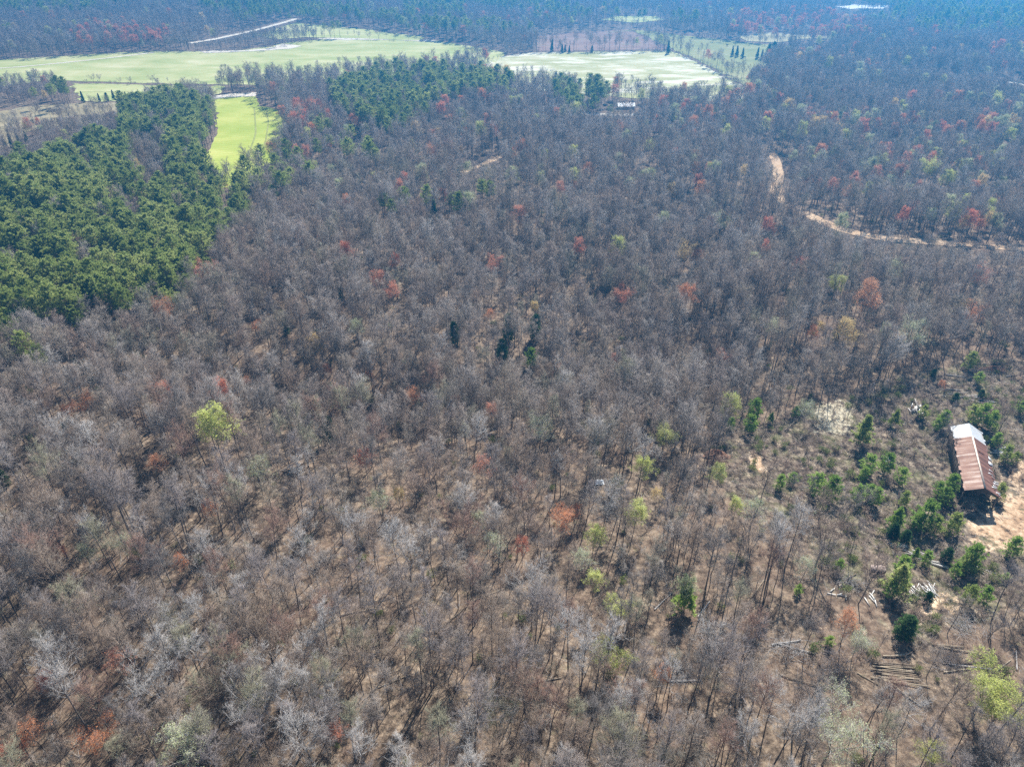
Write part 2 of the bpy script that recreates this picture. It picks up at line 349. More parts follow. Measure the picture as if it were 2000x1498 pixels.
# prototypes: (trunk mesh, crown mesh, merged mesh for woodland masses, tips)
def bare_proto(name, **kw):
    big, mid, fine, tips = bare_tree(**kw)
    tV, tF = join([tubes(big, 5)]); cV, cF = join([tubes(mid, 3), spikes(fine)]); tips = tips
    aV, aF = join([(tV, tF), (cV, cF)]); return dict(t=(tV, tF), c=(cV, cF), all=(aV, aF), nt=len(tF), tips=tips, H=kw.get('H', 18))
BP = [bare_proto('a', seed=11, H=15, spread=1.0, low=.45), bare_proto('b', seed=12, H=17.5, spread=.80, low=.55, dens=.95), bare_proto('c', seed=13, H=14, spread=1.4, low=.34, dens=1.2),
      bare_proto('d', seed=14, H=15, spread=1.3, low=.34, forks=3, dens=1.0), bare_proto('e', seed=15, H=17, spread=.58, low=.60, dens=.75, tw=.9),
      bare_proto('f', seed=16, H=12.5, spread=.95, low=.35, forks=2, dens=.95), bare_proto('g', seed=17, H=16, spread=1.1, low=.48, dens=1.1), bare_proto('h', seed=18, H=13, spread=.62, low=.5, dens=.65)]
SHAPE = ['round crowned', 'tall high crowned', 'broad low branched', 'three stemmed spreading', 'slender pole like', 'short forked', 'full crowned', 'thin young']
BT = [mesh('bare_trunk', *p['t'], [M_TRUNK]) for p in BP]
BC = {k: [mesh('bare_crown', *p['c'], [m]) for p in BP] for k, m in BARKS.items()}
def merged(p, mt, mc, leaf=None, ml=None):
    parts = [p['t'], p['c']] + ([leaf] if leaf else []); V, F = join(parts); mi = np.concatenate([np.full(len(q[1]), i) for i, q in enumerate(parts)])
    return mesh('woodland_tree', V, F, [mt, mc] + ([ml] if leaf else []), mi)
BALL = [merged(p, M_TRUNK, M_MIXBARK) for p in BP]
LEAFV = [(0, .13, 1, None), (3, .13, 1, None), (6, .14, 1, None), (2, .13, 1, 8)]
LM = {}
for kname, lm in LEAFS.items():
    n = 3 if 'yellow' in kname else 2; s = .20 if 'yellow' in kname else (.19 if kname != 'pale green' else .16)
    LM[kname] = [mesh('spring_foliage', *buds(BP[i]['tips'], 50 + i, s, .85 if n > 2 else .75, up, n), [lm]) for i, _, _, up in LEAFV]
LALL = {k: [merged(BP[i], M_TRUNK, BARKS['mauve grey'], buds(BP[i]['tips'], 60 + i, .23, .9, None, 2), LEAFS[k]) for i in (0, 6)] for k in LEAFS}
PP = [pine_tree(31, 19, .42, .19, 12, 5, 7, 14, bw=.11), pine_tree(32, 18, .36, .21, 11, 5, 7, 14, bw=.11), pine_tree(33, 20, .46, .17, 13, 5, 7, 14, bw=.11), pine_tree(34, 17, .40, .21, 11, 5, 7, 14, rag=.5, bw=.11)]
PT = [mesh('pine_trunk', *tubes(p[0], 5), [M_PTRUNK]) for p in PP]; PC = [mesh('pine_crown', *p[1], [M_PINE]) for p in PP]
def pall(p, mt, mc):
    a = tubes(p[0], 5); V, F = join([a, p[1]]); return mesh('pinewood_tree', V, F, [mt, mc], np.r_[np.zeros(len(a[1])), np.ones(len(p[1][1]))])
PALL = [pall(p, M_PTRUNK, M_PINE) for p in PP]
YP = [pine_tree(41, 6, .88, .27, 9, 5, 5, 12, 0, .36, .085, .4), pine_tree(42, 6, .85, .24, 9, 5, 5, 12, 1, .36, .085, .45), pine_tree(43, 6, .9, .30, 8, 6, 5, 12, 0, .36, .085, .5)]
YT = [mesh('pine_trunk', *tubes(p[0], 5), [M_PTRUNK]) for p in YP]; YC = [mesh('young_pine_crown', *p[1], [M_YPINE]) for p in YP]; YCD = [mesh('young_pine_crown_dark', *p[1], [M_PINE]) for p in YP]
CD = [pine_tree(45, 6, .95, .20, 16, 6, 6, 12, 1, .26, .06, .2), pine_tree(46, 6, .95, .26, 14, 7, 6, 12, 0, .26, .06, .15)]
CT = [mesh('cedar_trunk', *tubes(p[0], 5), [M_PTRUNK]) for p in CD]; CC = [mesh('cedar_crown', *p[1], [M_CEDAR]) for p in CD]
CALL = [pall(CD[0], M_PTRUNK, M_CEDAR)]

# ------------------------------------------------------------------ setting: ground, fields, roads
def axis(lo, hi):
    a = [0.0]
    while a[-1] < hi: a.append(a[-1] + max(3.0, .02 * a[-1]))
    b = [0.0]
    while b[-1] > lo: b.append(b[-1] - max(3.0, .02 * -b[-1]))
    return np.array(b[:0:-1] + a)
gx = axis(-4500, 4500); gy = axis(-1500, 6500)
X, Y = np.meshgrid(gx, gy); Z = terr(X, Y); nx, ny = len(gx), len(gy)
idx = np.arange(nx * ny).reshape(ny, nx)
GF = np.stack([idx[:-1, :-1], idx[:-1, 1:], idx[1:, 1:], idx[1:, :-1]], -1).reshape(-1, 4)
gm = mesh('ground', np.stack([X, Y, Z], -1).reshape(-1, 3), GF, [M_GROUND], smooth=True)
xf, yf = X.ravel(), Y.ravel(); near = (np.abs(xf) < 420) & (yf > 0) & (yf < 700)
def soft(poly, w):
    out = np.zeros(len(xf)); i = np.where(near)[0]; d = polydist(xf[i], yf[i], poly); s = np.where(inpoly(xf[i], yf[i], poly), d, -d); out[i] = np.clip(.5 + s / (2 * w), 0, 1); return out
for nm, val in (('scrub', soft(CLEAR, 6)), ('earth', np.max([soft(EARTH1, 6) * .74, soft(EARTH2, 1.5), soft(EARTH3, 4) * .48, soft(EARTH4, 4) * .42, soft(EARTH5, 4) * .6], 0)), ('pale', np.maximum(soft(PALE1, 4), soft(CLEAR, 5) * .14))):
    a = gm.attributes.new(nm, 'FLOAT', 'POINT'); a.data.foreach_set('value', val.astype(np.float32))
tag(obj('ground', gm), kind='structure')
def sheet(name, poly, mat, lift=.1, step=12, rough=2.0, seed=1):
    rng = np.random.default_rng(seed); B = []
    for i in range(len(poly)):
        a = np.array(poly[i]); b = np.array(poly[(i + 1) % len(poly)]); n = max(1, int(np.linalg.norm(b - a) / (step * .6)))
        for k in range(n): B.append(a + (b - a) * k / n + rng.normal(size=2) * (rough if k else 0))
    P = np.array(B); xs = np.arange(P[:, 0].min(), P[:, 0].max(), step); ys = np.arange(P[:, 1].min(), P[:, 1].max(), step); gx_, gy_ = np.meshgrid(xs, ys); gx_, gy_ = gx_.ravel(), gy_.ravel()
    k = inpoly(gx_, gy_, B) & (polydist(gx_, gy_, B) > step * .3); co = [Vector(p) for p in B] + [Vector((a, b)) for a, b in zip(gx_[k], gy_[k])]; nb = len(B)
    v, e, f, *_ = geometry.delaunay_2d_cdt(co, [(i, (i + 1) % nb) for i in range(nb)], [], 1, .01)
    V = [(p.x, p.y, th(p.x, p.y) + lift) for p in v]
    return tag(obj(name, mesh(name, V, [list(q) for q in f], [mat], smooth=True)), kind='structure')
def ribbon(name, line, w, mat, lift=.2, seed=3):
    rng = np.random.default_rng(seed); P = []
    for i in range(len(line) - 1):
        a, b = np.array(line[i]), np.array(line[i + 1]); n = max(2, int(np.linalg.norm(b - a) / 3)); P += [a + (b - a) * k / n for k in range(n)]
    P.append(np.array(line[-1])); P = np.array(P)
    for _ in range(8): P[1:-1] = (P[:-2] + P[1:-1] * 2 + P[2:]) / 4
    T = np.gradient(P, axis=0); T /= np.linalg.norm(T, axis=1)[:, None]; N = np.stack([-T[:, 1], T[:, 0]], 1); V = []; 
    for p, n_ in zip(P, N):
        a = w / 2 * (1 + rng.normal() * .08)
        for s in (-1, -.5, 0, .5, 1): q = p + n_ * a * s; V.append((q[0], q[1], th(*q) + lift - .04 * abs(s)))
    F = [[i * 5 + j, i * 5 + j + 1, i * 5 + 6 + j, i * 5 + 5 + j] for i in range(len(P) - 1) for j in range(4)]
    return tag(obj(name, mesh(name, V, F, [mat], smooth=True)), kind='structure')
A2 = lambda *pp: [at(*p)[:2] for p in pp]
G1 = [(.32, (.25,.31,.085)), (.45, (.38,.42,.16)), (.56, (.50,.50,.24)), (.68, (.64,.60,.38))]
sheet('green_field', F_BIG, field_mat('wheat_field', G1, .03, None, srot=.1), .15)
sheet('green_field', F_STRIP, field_mat('wheat_strip', G1, .05, (.42,.36,.26), (.66,.7), .03), .15)
sheet('green_field', F_GREEN, field_mat('wheat_tongue', [(.32,(.24,.32,.05)),(.46,(.36,.43,.08)),(.58,(.48,.51,.13)),(.7,(.60,.58,.22))], .035, None, stripes=.12, srot=1.3, ssc=.07), .15, 8, 1.2)
sheet('tan_field', F_TAN, field_mat('tan_grass', [(.3,(.20,.17,.10)),(.5,(.33,.28,.17)),(.7,(.46,.40,.27))], .06), .15)
sheet('sandy_field', F_MID, field_mat('sandy_field', [(.32,(.30,.31,.13)),(.5,(.42,.42,.21)),(.66,(.56,.52,.33))], .03, (.70,.67,.52), (.47,.60), .024), .15)
sheet('ploughed_field', F_BROWN, field_mat('ploughed_soil', [(.3,(.20,.13,.105)),(.5,(.29,.20,.165)),(.7,(.38,.28,.23))], .05, (.20,.23,.11), (.58,.68), .02), .15)
sheet('pasture', F_PAST, field_mat('pasture_grass', [(.3,(.19,.21,.085)),(.5,(.30,.31,.14)),(.7,(.42,.38,.23))], .035), .2)
sheet('green_field', F_FAR, field_mat('far_meadow', G1, .03), .4, 20)
sheet('green_field', F_FAR2, field_mat('far_meadow_left', G1, .03), .4, 20)
sheet('sandy_field', F_SLOPE, field_mat('far_pasture', [(.3,(.28,.24,.13)),(.5,(.40,.36,.2)),(.7,(.5,.45,.3))], .03), .4, 20)
sheet('sandy_field', F_POND, field_mat('far_bare_sand', [(.3,(.6,.58,.52)),(.7,(.8,.78,.72))], .03), .4, 20)
M_DIRT = field_mat('dirt_road', [(.3,(.34,.22,.13)),(.5,(.52,.37,.24)),(.7,(.68,.53,.38))], .3)
M_SAND = field_mat('pale_sand', [(.3,(.52,.46,.36)),(.6,(.74,.68,.58))], .2)
ribbon('dirt_road', ROAD_E, 5.6, M_DIRT); ribbon('dirt_road', ROAD_M, 4.5, M_DIRT); ribbon('gravel_road', ROAD_W, 8, M_SAND, .5); ribbon('farm_track', ROAD_L, 4, M_SAND, .3)
M_TRAM = field_mat('worn_grass', [(.3,(.20,.25,.06)),(.5,(.30,.33,.10)),(.7,(.40,.38,.18))], .2)
ribbon('farm_track', A2((462,338),(485,305),(500,262),(497,212)), 1.1, M_TRAM, .22); ribbon('farm_track', A2((500,318),(518,280),(525,240),(520,216)), .9, M_TRAM, .22); ribbon('farm_track', A2((150,181),(240,180),(330,186)), 1.4, M_TRAM, .25)
ribbon('gravel_road', ROAD_R, 6, M_SAND); ribbon('gravel_lane', LANE, 6, M_SAND)
sheet('bare_soil', wpoly([(1509,312),(1522,316),(1530,335),(1528,360),(1518,384),(1507,372),(1512,345)]), M_DIRT, .12, 5, .6)
sheet('sand_margin', wpoly([(412,189),(455,184),(502,182),(500,189),(450,191),(414,195)]), M_SAND, .28, 6, .6)
sheet('sand_margin', wpoly([(385,101),(470,100),(520,96),(555,86),(590,91),(560,97),(500,101),(400,105)]), M_SAND, .32, 8, 1.2)
sheet('sand_margin', wpoly([(620,76),(700,74),(790,76),(850,80),(848,83),(760,79),(640,79)]), M_SAND, .32, 8, 1.2)
FIELDS = list(fields.values())

# ------------------------------------------------------------------ where the trees stand
PINE_Z = [([(228,192),(330,172),(405,190),(432,260),(405,330),(440,335),(495,348),(470,400),(430,445),(400,485),(392,525),(335,562),(270,562),(215,590),(165,570),(80,622),(0,618),(-80,630),(-80,360),(0,335),(60,300),(150,268),(235,252)], .86),
          ([(640,160),(740,135),(850,125),(990,140),(1005,172),(930,178),(850,190),(795,235),(720,238),(655,200)], .62), ([(1075,152),(1190,150),(1205,190),(1165,214),(1095,195)], .55), ([(600,215),(700,235),(740,300),(640,290)], .2),
          ([(385,0),(620,-5),(650,30),(560,44),(420,20)], .6), ([(620,38),(760,45),(860,62),(740,60),(620,52)], .35), ([(770,-5),(905,-5),(905,24),(800,20)], .6), ([(1690,30),(1820,0),(2060,-10),(2060,40),(1860,40)], .5), ([(0,0),(60,0),(60,12),(0,12)], .4),
          ([(80,155),(128,150),(145,195),(92,195)], .6), ([(1045,15),(1200,20),(1200,30),(1045,32)], .3), ([(440,330),(560,280),(620,330),(520,380)], .2)]
PINE_H = [[(190,372),(255,368),(300,392),(240,420)], [(250,255),(330,262),(320,335),(240,330)], [(0,590),(60,560),(40,600)], [(140,470),(215,490),(160,520)], [(255,205),(300,225),(330,215),(350,240),(280,245)]]
RED_Z = [([(930,120),(1000,125),(1000,160),(880,150)], .4), ([(1420,18),(1680,15),(1700,60),(1430,60)], .35), ([(560,185),(640,190),(640,280),(560,290)], .16), ([(160,40),(330,50),(320,75),(150,70)], .3)]
SPARSE = wpoly([(560,800),(1050,860),(1330,900),(1560,990),(1620,1130),(1420,1240),(900,1300),(560,1250),(430,1000)])
SPARSE2 = wpoly([(1560,1130),(1700,1190),(1800,1270),(2000,1220),(2200,1230),(2100,1400),(1850,1430),(1500,1390),(1440,1240)])
rng = np.random.default_rng(7)
def scatter_pts(x0, x1, y0, y1, c):
    xs = np.arange(x0, x1, c); ys = np.arange(y0, y1, c); a, b = np.meshgrid(xs, ys); a = a.ravel() + rng.uniform(-.62, .62, a.size) * c; b = b.ravel() + rng.uniform(-.62, .62, b.size) * c; return a, b
parts = []
for (y0, y1, c) in ((38, 300, 3.85), (300, 520, 4.25), (520, 850, 5.0), (850, 1500, 6.6)):
    w = 95 + y1 * .82; parts.append((c, *scatter_pts(-w, w, y0, y1, c)))
TX = np.concatenate([p[1] for p in parts]); TY = np.concatenate([p[2] for p in parts])
k = np.abs(TX) < 80 + TY * .80; TX, TY = TX[k], TY[k]
n0 = rng.random(len(TX))
keep = n0 < .95
sp = inpoly(TX, TY, SPARSE); keep &= ~(sp & (n0 > .66)); sp2 = inpoly(TX, TY, SPARSE2); keep &= ~(sp2 & (n0 > .13))
cl = inpoly(TX, TY, CLEAR); keep &= ~cl
for f in FIELDS: keep &= ~inpoly(TX, TY, f)
for ln, w in ((ROAD_E, 4.5), (ROAD_M, 4), (ROAD_W, 12), (ROAD_L, 8), (ROAD_R, 8), (LANE, 9)): keep &= polydist(TX, TY, ln, False) > w
for hx, hy, r_ in ((*HOUSE_C, 10), (HOUSE_C[0], HOUSE_C[1] - 22, 14), (*at(1515, 345)[:2], 9), (*at(1170, 948)[:2], 2.5), (*BARN_C, 12)): keep &= np.hypot(TX - hx, TY - hy) > r_
# thin natural openings
keep &= ~((np.sin(TX * .09 + 1.3 * np.sin(TY * .05)) * np.sin(TY * .083 + 1.1 * np.sin(TX * .043)) > .86) & (TY < 420))
NOTREE = wpoly([(100,150),(445,158),(420,196),(230,205),(150,205),(120,180)]); keep &= ~inpoly(TX, TY, NOTREE)
for ln, w in ((ROAD_E[3:], 7.5), (ROAD_M, 7)): keep &= ~((polydist(TX, TY + 6.5, ln, False) < w) & (n0 < .80)); 
keep &= ~((np.hypot(TX - at(1515, 350)[0], (TY - at(1515, 350)[1]) * .5) < 9))
keep &= ~inpoly(TX, TY, wpoly([(-80,150),(150,150),(150,158),(60,166),(-80,172)]))
TX, TY, n0 = TX[keep], TY[keep], n0[keep]; TZ = terr(TX, TY)
cpx, cpy = proj(TX, TY, TZ + 14)
kind = np.zeros(len(TX), int)                 # 0 bare, 1 pine, 2 coloured
r1 = rng.random(len(TX)); pinep = np.zeros(len(TX))
for poly, p in PINE_Z: pinep = np.maximum(pinep, inpoly(cpx, cpy, poly) * p)
for h in PINE_H: pinep[inpoly(cpx, cpy, h)] *= .12
far_ = (TY > 820) & (np.sin(TX * .011 + 2.1 * np.sin(TY * .007)) * np.sin(TY * .013 + 1.7 * np.sin(TX * .006)) > .45); pinep = np.where(far_, np.maximum(pinep, .42), pinep)
kind[r1 < pinep] = 1
redp = np.zeros(len(TX)); col = np.zeros(len(TX), int)
for poly, p in RED_Z: redp = np.maximum(redp, inpoly(cpx, cpy, poly) * p)
r2 = rng.random(len(TX)); kind[(kind == 0) & (r2 < redp)] = 2
base = np.where(TY > 330, .040, .010) + .07 * inpoly(cpx, cpy, [(1500,190),(2060,180),(2060,440),(1620,420),(1560,300)]) + .05 * ((TY > 250) & (TY < 800) & (TX > 90)) * (np.sin(TX * .03) * np.sin(TY * .021) > .1)
spo = (kind == 0) & (r2 > 1 - base); kind[spo] = 2
col[spo] = rng.choice([0, 1, 2, 3, 4], spo.sum(), p=[.22, .20, .08, .18, .32])
# sizes
sz = (.55 + .62 * rng.random(len(TX)) ** .8) * (1 + .10 * np.sin(TX * .037 + 2 * np.sin(TY * .02)) * np.sin(TY * .031 + 1)); var = rng.choice(8, len(TX), p=[.20, .16, .07, .06, .18, .09, .13, .11])
sz[inpoly(TX, TY, SPARSE2)] *= .7; sz[inpoly(TX, TY, wpoly([(-80,160),(180,160),(200,215),(-80,260)]))] *= .72
po = inpoly(TX, TY, wpoly([(1150,960),(1500,960),(1540,1060),(1560,1230),(1200,1290),(1100,1150)])); var[po] = rng.choice([4, 7, 5, 1], po.sum(), p=[.45, .3, .1, .15])

def shorten(line, m0, r2_, keepp=.12):
    "young low growth in front of an open strip, as along a cut road"
    q = np.array([proj(a, b, th(a, b)) for a, b in line]); q = q[np.argsort(q[:, 0])]
    bx_, by_ = proj(TX, TY, TZ); tx_, ty_ = proj(TX, TY, TZ + 10); ry = np.interp(bx_, q[:, 0], q[:, 1], left=-999, right=-999)
    okm = (ry > -900) & (by_ > ry) & (by_ - ry < 75); ppm = np.maximum(.1, (by_ - ty_) / 10); hmax = (by_ - ry - m0) / ppm / 17
    k_ = okm & (hmax < sz) & (rng.random(len(TX)) > keepp); sz[k_] = hmax[k_] * .95; kind[k_ & (hmax < .12)] = -1; kind[k_ & (kind > 0)] = 0
shorten(ROAD_E[5:], 6, 0, .05); shorten(ROAD_E[:4], 3, 0, .3); shorten(ROAD_M, 2, 0, .25); shorten(ROAD_R, 1, 0, .2); shorten(ROAD_W, 1, 0, .1)
shorten(A2((-60,240),(60,233),(130,226),(240,214)), 0, 0, .2); shorten(A2((1165,46),(1300,46)), 0, 0, .1); shorten(A2((1625,21),(1740,21)), 0, 0, .1); shorten(A2((1440,84),(1620,84)), 0, 0, .2)
shorten(A2((1140,222),(1245,217)), 1, 0, .15); shorten(A2((1050,72),(1120,68),(1230,62),(1330,74),(1510,92)), 0, 0, 1)
# ------------------------------------------------------------------ the individual trees
TOP_KINDS = {}
WORDS = ['leftmost', 'second', 'third', 'fourth', 'fifth', 'sixth', 'seventh', 'eighth', 'ninth', 'tenth', 'eleventh', 'twelfth', 'thirteenth', 'fourteenth', 'fifteenth', 'sixteenth']
COLS = [(0, 'far left'), (200, 'left'), (500, 'centre left'), (800, 'centre'), (1150, 'centre right'), (1480, 'right'), (1780, 'far right')]
ROWS = [(0, 'in the hazy distance'), (120, 'below the distant fields'), (230, 'in upper quarter'), (400, 'above mid height'), (600, 'at mid height'), (800, 'below mid height'), (1000, 'in lower third'), (1200, 'near bottom'), (1370, 'along bottom edge')]
def where(px, py):
    a = [s for v, s in COLS if px >= v or v == 0][-1]; b = [s for v, s in ROWS if py >= v or v == 0][-1]; return b + ', ' + a
pending = []
def put(kindname, cat, look, x, y, meshes, scale, rz, hz, group, sxy=1.0, noun='tree', tilt=0):
    z = th(x, y); e = empty(kindname, (x, y, z - .05), rz); e.scale = (scale * sxy, scale * sxy, scale)
    if tilt: e.rotation_euler[0] = tilt
    for nm, me in meshes: obj(nm, me, e)
    e['category'] = cat; e['group'] = group
    px, py = proj(x, y, z + hz * scale * .7); pending.append([e, look, float(px), float(py), noun]); return e
def finish_labels():
    d = {}
    for it in pending: d.setdefault((it[1], where(it[2], it[3]), it[4]), []).append(it)
    for (look, w, noun), L in d.items():
        L.sort(key=lambda q: q[2])
        for i, it in enumerate(L):
            if len(L) == 1: it[0]['label'] = f'{look} {noun} {w}'
            else:
                o = 'leftmost' if i == 0 else ('rightmost' if i == len(L) - 1 else WORDS[min(i, 15)] + ' from left'); it[0]['label'] = f'{o} {look} {noun} {w}'
d3 = np.sqrt(TX ** 2 + TY ** 2 + (CAM_H - 10) ** 2)
ppx, ppy = proj(TX, TY, TZ + 10); vis = (ppx > -30) & (ppx < 2030) & (ppy > -20) & (ppy < 1540)
score = np.array([BP[v]['H'] for v in var]) * sz / d3
def nearest(mask, n):
    i = np.where(mask & vis)[0]; return i[np.argsort(-score[i])][:n]
# lists read off the photograph: crown centre pixel, size
COLOURED = {
 'red': [(600,202,.9),(1133,483,.9),(965,515,.7),(712,893,.8),(1363,352,.8),(1493,255,.6),(735,545,.8),(960,800,.8),(1410,697,.8),(1065,250,.6),(1280,250,.6),(1095,367,.8),(1012,420,.9),(1215,575,.8),(950,912,.9),(238,1290,.8),(85,1330,.7),(1020,1068,.7),(1990,322,.9),(1565,520,.8),(1915,542,.9),(1500,440,.9),(690,232,.7),(55,243,.9),(240,635,.6),(345,540,.8),(395,528,.9),(1745,205,.7),(1650,230,.7),(1690,215,.7),(1625,185,.6),(1440,215,.7),(30,1465,.8),(655,1432,.6),(765,570,.8),(1200,700,.5),(120,1078,.5),(1335,252,.6),(275,385,.7)],
 'rusty orange': [(700,240,.8),(845,293,.9),(1700,580,1.3),(325,605,.9),(60,1425,.9),(190,1432,.9),(410,990,.7),(310,905,.7),(640,722,.6),(500,640,.6),(130,803,.6),(165,787,.7),(810,775,.9),(1095,1015,.85),(1345,578,1.0),(1590,652,.8),(1362,497,.6),(530,292,.9),(1645,370,.8),(355,1095,.6),(1660,1215,.8),(720,735,.5),(480,745,.5),(960,615,.5),(1150,330,.7),(1840,750,.4),(1110,1000,.6),(1905,610,.7)],
 'golden': [(1655,650,1.35),(1310,370,.8),(1340,490,.8),(1450,335,.8),(780,965,.7),(1285,965,.5),(1600,640,.6),(1045,600,.6),(1885,600,.6)],
 'bright yellow green': [(415,830,1.35),(1255,915,.65),(1300,850,.7),(1240,1005,.8),(1160,1045,.6),(1160,1135,.5),(1195,1280,.6),(1935,1335,.85),(1962,1375,.75),(1815,325,1.0),(1725,315,.9),(1850,347,.9),(1630,555,.8),(1975,265,.9),(1440,985,.5),(1405,925,.6),(1270,287,.8),(1410,237,.7),(1210,1185,.5),(1815,1475,.6)],
 'pale green': [(500,922,.8),(1060,838,.9),(1640,1420,1.25),(345,1460,1.2),(1690,330,.9),(1750,532,.9),(1735,355,.8),(1940,310,.9),(1410,430,.8),(235,1062,.6),(170,1078,.6),(960,1065,.7),(740,975,.7),(1640,225,.7),(1210,312,.8),(1790,655,1.1),(1570,1110,.6),(1680,1250,.6),(880,185,.7),(1140,1090,.6),(1505,640,.8),(700,640,.7),(1580,800,.6),(160,300,.8),(1475,1000,.7)],
}
LONEP = [(748,385,.85),(763,402,.8),(793,383,.9),(830,378,.85),(892,392,.85),(880,388,.7),(940,358,.85),(955,366,.8),(10,640,.8),(45,668,.8),(68,690,.75),(22,618,.8),(150,618,.7),(620,285,.8),(645,270,.7),(560,300,.7),(1640,225,.5),(425,400,.9),(455,372,.9),(120,165,1.0),(102,172,1.0),(110,160,1.05),(65,178,.8),(5,160,.8)]
LONEC = [(993,640,10.5,1),(1045,640,10,1),(888,652,8.5,1),(982,682,7.5,1),(645,842,10,1),(665,573,6,0),(558,637,6,0),(847,418,13,0),(5,935,5,1),(700,250,8,0),(930,250,7,0),(160,190,8,0),(193,191,6,0),(220,186,7,0),(235,190,6,0),(208,190,6,1),(245,188,6,0),(1078,90,11,0),(1098,96,8,0),(1104,95,7,0),(1112,97,7,0),(1156,97,6,1),(1306,93,12,0),(1431,101,9,0),(1440,101,10,0),(1451,104,9,0),(1480,104,10,0),(1489,107,9,0),(1500,103,14,1),(1512,100,15,1),(1085,158,13,0),(1165,190,12,1),(20,275,8,0),(35,272,8,0),(8,280,8,0),(50,268,7,0)]
YOUNG = [(1475,798,8,0,0),(1468,825,6.5,2,0),(1428,826,4.5,0,0),(1507,815,4,1,0),(1555,803,4,2,0),(1690,838,11,1,1),(1897,703,7,0,1),(1914,737,4.5,2,0),(1995,793,4.5,2,0),(1845,818,6.5,0,0),(1832,828,4.5,2,0),(1920,808,8,2,0),(1940,820,7,0,0),(1903,806,6,2,1),(1948,858,5,0,0),(1968,885,6,2,1),(1985,892,4,2,1),(1750,815,6.5,1,1),(1805,803,5,2,1),(1700,905,7,2,0),(1735,903,7,0,0),(1762,928,6,2,0),(1688,925,5,0,0),(1525,940,5,0,0),(1548,932,4,2,0),(1598,945,7.5,2,0),(1628,952,8,0,0),(1680,962,6,2,0),(1712,968,6,0,0),(1768,972,5,0,1),(1755,1008,7,1,0),(1700,958,5,2,0),(1813,1002,9,2,0),(1795,1018,6,0,0),(1830,1025,6,2,1),(1860,945,7,0,0),(1848,968,6,2,0),(1835,955,5,2,0),(1867,1020,6.5,0,1),(1955,958,5.5,0,1),(1982,1067,6.5,0,0),(1902,1085,8,0,0),(1893,1100,6,2,1),(1868,1112,4.5,2,0),(1812,1088,4.5,0,0),(1758,1128,10,1,1),(1765,1105,6.5,0,0),(1742,1150,5,2,0),(1640,1103,4,0,0),(1342,1165,9,1,0),(1897,1160,6,0,1),(1928,1160,5,2,0),(1965,1125,2.5,2,0),(1037,697,8,0,0),(1620,1250,3,2,0),(1560,1150,3,2,0),(1790,1080,4,1,0)]
def reveal(px, py, r_m, p=.8):
    x, y, z = at(px, py, 8); d = math.hypot(x, y, CAM_H); r = r_m * FPX / d; cx_, cy_ = proj(TX, TY, TZ + 12 * sz)
    k_ = (np.abs(cx_ - px) < r) & (cy_ > py - r * .4) & (cy_ < py + r + 5.5 * FPX / d) & (rng.random(len(TX)) < p); kind[k_] = -1
ACC = [(a, b, 3.3 * c) for L in COLOURED.values() for a, b, c in L] + [(a, b, 3.3) for a, b, c in LONEP if b > 230] + [(a, b, 3.2) for a, b, c, d in LONEC if b > 230] + [(a, b, c * .4) for a, b, c, d, e in YOUNG] + [(1171, 943, 2.5)]
for a, b, c in ACC: reveal(a, b, c)
ib = nearest(kind == 0, 292); isind = np.zeros(len(TX), bool); isind[ib] = True
names = list(BARKS); pr = [.20, .30, .20, .10, .10, .10]
for i in ib:
    v = var[i]; bk = names[rng.choice(6, p=pr)]
    put('bare_tree', 'tree', f'{SHAPE[v]} {bk} leafless', TX[i], TY[i], [('trunk', BT[v]), ('crown', BC[bk][v])], sz[i], rng.uniform(0, 6.28), BP[v]['H'], 'leafless trees of the near wood', tilt=rng.normal() * .03)
ip = nearest(kind == 1, 260); isind[ip] = True
PS = ['tall round topped', 'high crowned', 'deep crowned', 'ragged broad']
for i in ip:
    v = int(rng.integers(4)); put('pine_tree', 'pine', f'{PS[v]} green', TX[i], TY[i], [('trunk', PT[v]), ('crown', PC[v])], sz[i] * .95, rng.uniform(0, 6.28), 20, 'pines of the stand on the left', noun='pine')
# coloured trees picked out of the photograph: crown centre pixel, scale
VS = ['round', 'spreading', 'full', 'broad topped']
for cn, L in COLOURED.items():
    for px, py, s in L:
        H = 13.5 if py < 1380 else 12.5; v = int(rng.integers(4)); vi = LEAFV[v][0]; H = BP[vi]['H'] * (1.02 if py < 1380 else .85); s *= .92 if 'green' in cn else (.92 if py < 620 else .76); x, y, _ = at(px, py, H * s * .74)
        put({'red': 'red_budding_tree', 'rusty orange': 'orange_leaved_tree', 'golden': 'golden_leaved_tree', 'bright yellow green': 'yellow_green_tree', 'pale green': 'pale_green_tree'}[cn], 'tree', f'{VS[v]} {cn} budding', x, y,
            [('trunk', BT[vi]), ('crown', BC['mauve grey' if cn != 'pale green' else 'pale grey'][vi]), ('foliage', LM[cn][v])], s * (1.02 if py < 1380 else .85), rng.uniform(0, 6.28), BP[vi]['H'], f'{cn} trees coming into leaf', 1.12)
        j = np.where((np.hypot(TX - x, TY - y + 2.5) < 4.6) & ~isind)[0]; kind[j] = -1
# a few large pale trees
for px, py, s, v in [(555,478,1.2,3),(845,455,1.0,3),(485,1375,1.0,3),(600,1440,1.1,2),(560,1300,1.0,3),(1180,985,1.0,2),(115,850,1.0,2),(330,1240,.9,3),(1240,870,.9,6),(1745,690,1.0,6),(1790,620,1.0,2),(190,1050,.9,1)]:
    x, y, _ = at(px, py, 11 * s); put('bare_tree', 'tree', f'very large whitish {SHAPE[v]} leafless', x, y, [('trunk', BT[v]), ('crown', BC['pale grey'][v])], s * 1.08, rng.uniform(0, 6.28), BP[v]['H'], 'large pale leafless trees')
